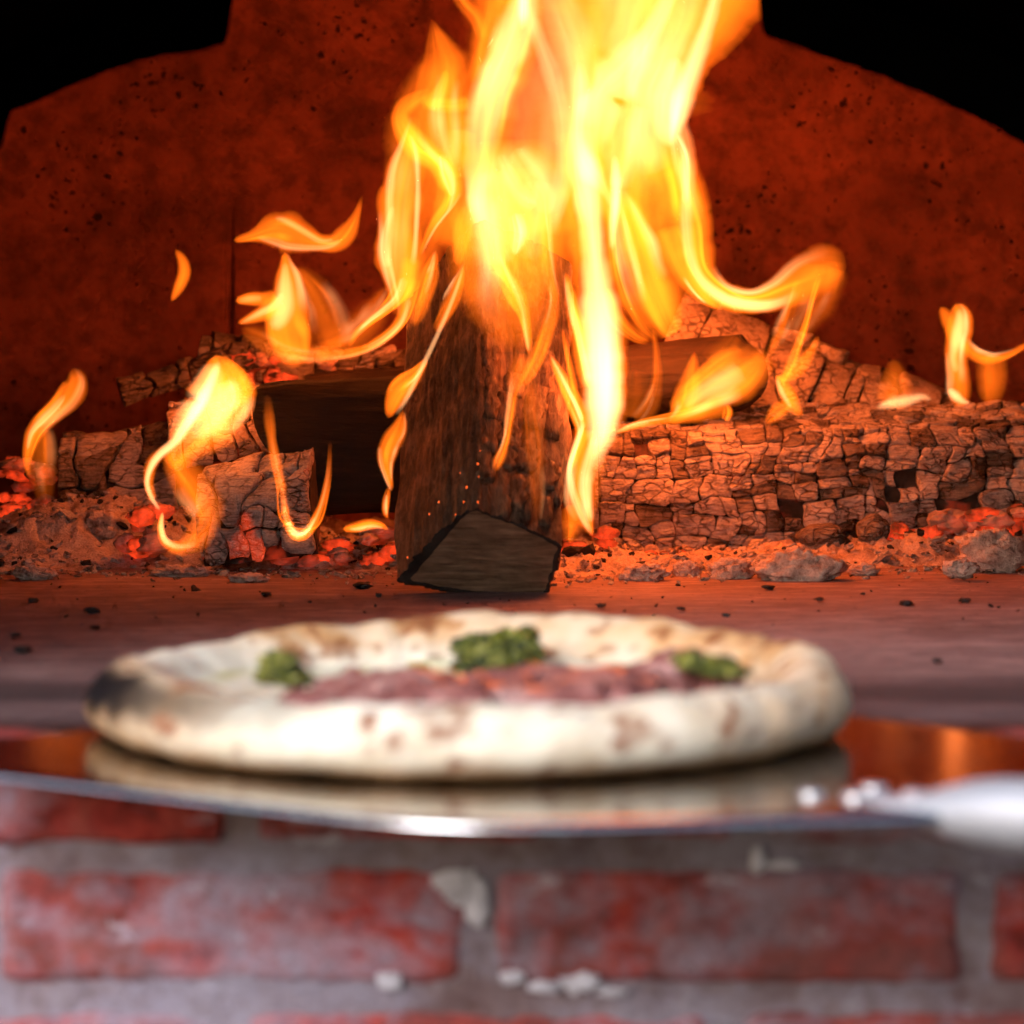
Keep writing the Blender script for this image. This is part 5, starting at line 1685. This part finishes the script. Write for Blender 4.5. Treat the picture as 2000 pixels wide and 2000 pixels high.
f_ = q.noise(q.coord(), 260, 4, 0.6)
m_ = q.noise(q.coord(), 60, 4, 0.6)
col = q.ramp(m_, [(0.35, (0.74, 0.63, 0.48)), (0.6, (0.83, 0.75, 0.62))])
col = q.mix(q.math('MULTIPLY', attr('toast'), 0.85), col, (0.54, 0.25, 0.075))
col = q.mix(q.math('MULTIPLY', attr('spots'), 0.95), col, (0.24, 0.075, 0.03))
col = q.mix(attr('burn'), col, (0.012, 0.009, 0.010))
q.bsdf(col, 0.78, q.bump(q.math('ADD', m_, f_), 0.5, 0.001), spec=0.05, sss=0.08)
crust.data.materials.clear()
crust.data.materials.append(q.m)

# molten cheese and oil in the middle
q = N('white_cheese')
a_ = q.noise(q.coord(), 45, 4, 0.6)
b_ = q.noise(q.coord(), 160, 3, 0.6)
q.bsdf(q.ramp(a_, [(0.35, (0.55, 0.50, 0.26)), (0.5, (0.78, 0.73, 0.55)), (0.7, (0.84, 0.80, 0.68))]), 0.38, q.bump(q.math('ADD', a_, b_), 0.5, 0.002), spec=0.5, sss=0.05)
M['cheese'] = q.m
nr_, nc_ = 30, 90
Vv = []
for i in range(nr_):
    rr = 0.121 * (i + 0.02) / (nr_ - 1)
    for j in range(nc_):
        a = 2 * math.pi * j / nc_
        k = rr * (1 + 0.05 * math.sin(3 * a + 1) + 0.03 * math.sin(7 * a))
        x, y = k * math.cos(a), k * math.sin(a)
        z = 0.0078 + 0.0022 * float(fbm(np.array([x * 50, y * 50, 1.0]), 930, 3)) + 0.0095 * max(0.0, (rr / 0.121)) ** 6 - (0.004 if i == nr_ - 1 else 0)
        Vv.append(PC + np.array([x, y, z]))
mk('cheese', Vv, grid_faces(nr_, nc_, True), M['cheese'], pizza)


def m_pesto():
    q = N('green_pesto')
    v = q.coord()
    a = q.noise(v, 170, 4, 0.65)
    x = q.n('ShaderNodeTexVoronoi')
    q.set(x.inputs['Vector'], v)
    x.inputs['Scale'].default_value = 320
    rc = q.n('ShaderNodeSeparateColor')
    q.set(rc.inputs[0], x.outputs['Color'])
    col = q.ramp(q.math('ADD', q.math('MULTIPLY', a, 0.6), q.math('MULTIPLY', rc.outputs[0], 0.4)), [(0.28, (0.012, 0.020, 0.004)), (0.46, (0.055, 0.070, 0.007)), (0.60, (0.20, 0.20, 0.02)), (0.76, (0.46, 0.42, 0.11))])
    q.bsdf(col, 0.35, q.bump(q.math('ADD', a, x.outputs['Distance']), 1.0, 0.003), spec=0.5)
    return q.m


M['pesto'] = m_pesto()


def pz(px, py, h):
    """point above the pizza base at height h seen at a pixel"""
    return P_plane(px, py, (0, 0, PC[2] + h), np.array([0, 0, 1.0]))


def dollop(items, seed):
    Vs, Fs, o = [], [], 0
    for i, (px, py, w, h, Y) in enumerate(items):
        c = P(px, py, Y)
        k = Y / F_PX
        p, f = blob(c, (w * k * 1.35, max(w * k * 0.9, 0.006), h * k * 0.66), 0.55, 5.5, seed + i, 44, 30, octv=4)
        p = p + (p - c) / np.maximum(np.linalg.norm(p - c, axis=1, keepdims=True), 1e-6) * (fbm(p * 330, seed + i, 2)[:, None] * 0.0014)
        Vs.append(p)
        Fs += [tuple(a + o for a in x) for x in f]
        o += len(p)
    return mk('pesto', np.vstack(Vs), Fs, M['pesto'], pizza)


dollop([(545, 1295, 28, 32, 1.065), (530, 1320, 24, 26, 1.05), (580, 1330, 34, 16, 1.045), (565, 1312, 26, 20, 1.06)], 940)
dollop([(930, 1262, 36, 36, 1.150), (985, 1258, 40, 40, 1.155), (1020, 1270, 30, 40, 1.145), (935, 1300, 38, 26, 1.120), (990, 1296, 40, 30, 1.125), (960, 1278, 44, 36, 1.14), (1028, 1240, 20, 22, 1.165)], 950)
dollop([(1375, 1300, 36, 24, 1.05), (1420, 1312, 34, 18, 1.045), (1350, 1286, 26, 20, 1.06), (1400, 1296, 30, 22, 1.055)], 960)
dollop([(820, 1306, 16, 10, 1.10), (805, 1314, 14, 8, 1.09)], 970)


def m_ham():
    q = N('cured_ham')
    v = q.coord()
    a = q.noise(q.coord((70, 120, 120)), 1.0, 4, 0.6)
    b = q.noise(v, 90, 4, 0.6)
    col = q.ramp(q.math('ADD', q.math('MULTIPLY', a, 0.6), q.math('MULTIPLY', b, 0.4)), [(0.36, (0.15, 0.042, 0.036)), (0.5, (0.27, 0.095, 0.082)), (0.60, (0.38, 0.19, 0.165)), (0.72, (0.58, 0.42, 0.39))])
    q.bsdf(col, 0.42, q.bump(b, 0.5, 0.0015), spec=0.5, sss=0.08)
    return q.m


M['ham'] = m_ham()
for i, (cx_, cy_, w, dp, hz, rot) in enumerate([(-0.062, 1.035, 0.030, 0.026, 0.016, 0.2), (-0.040, 1.025, 0.034, 0.028, 0.017, -0.15), (-0.014, 1.035, 0.034, 0.03, 0.0165, 0.1), (0.010, 1.028, 0.034, 0.028, 0.016, -0.1),
                                              (0.034, 1.035, 0.034, 0.028, 0.016, 0.12), (0.055, 1.055, 0.030, 0.026, 0.018, 0.5), (0.064, 1.08, 0.022, 0.020, 0.021, 0.7), (-0.025, 1.055, 0.05, 0.02, 0.014, 0.0), (0.02, 1.06, 0.05, 0.02, 0.014, 0.05)]):
    nu_, nv_ = 44, 20
    A_, B_ = np.meshgrid(np.linspace(-1, 1, nu_), np.linspace(-1, 1, nv_), indexing='ij')
    rd_ = 1 - 2 * np.abs(fbm(np.stack([A_ * 1.5 + i * 7.1, B_ * 0.8, A_ * 0 + i], -1), 985 + i, 2))
    rough_ = fbm(np.stack([A_ * 5, B_ * 5, A_ * 0 + i * 3.0], -1), 995 + i, 3)
    edge_ = np.maximum(np.abs(A_), np.abs(B_))
    z = hz * (1 - 0.55 * np.abs(B_) ** 2) * (1 - 0.5 * np.abs(A_) ** 4) + 0.0065 * rd_ + 0.0022 * rough_ - 0.010 * sstep(0.8, 1.0, edge_) * 0.4
    x = A_ * w * (1 + 0.08 * rough_) * 1.15
    y = B_ * dp * (1 + 0.1 * rough_) + 0.006 * np.sin(A_ * 4 + i)
    X = cx_ + x * math.cos(rot) - y * math.sin(rot)
    Y_ = cy_ + x * math.sin(rot) + y * math.cos(rot)
    s0 = np.stack([X, Y_, PC[2] + 0.0050 + z], -1).reshape(-1, 3)
    Vv = np.vstack([s0, s0 - np.array([0, 0, 0.0013])])
    m0 = nu_ * nv_
    Ff = grid_faces(nu_, nv_) + [x_[::-1] for x_ in grid_faces(nu_, nv_, off=m0)]
    Ff = [x_[::-1] for x_ in Ff]
    bd = [a * nv_ for a in range(nu_)] + [(nu_ - 1) * nv_ + b for b in range(1, nv_)] + [a * nv_ + nv_ - 1 for a in range(nu_ - 2, -1, -1)] + [b for b in range(nv_ - 2, 0, -1)]
    for a in range(len(bd)):
        b = (a + 1) % len(bd)
        Ff.append((bd[a], bd[b], bd[b] + m0, bd[a] + m0))
    mk('ham_slice', Vv, Ff, M['ham'], pizza)
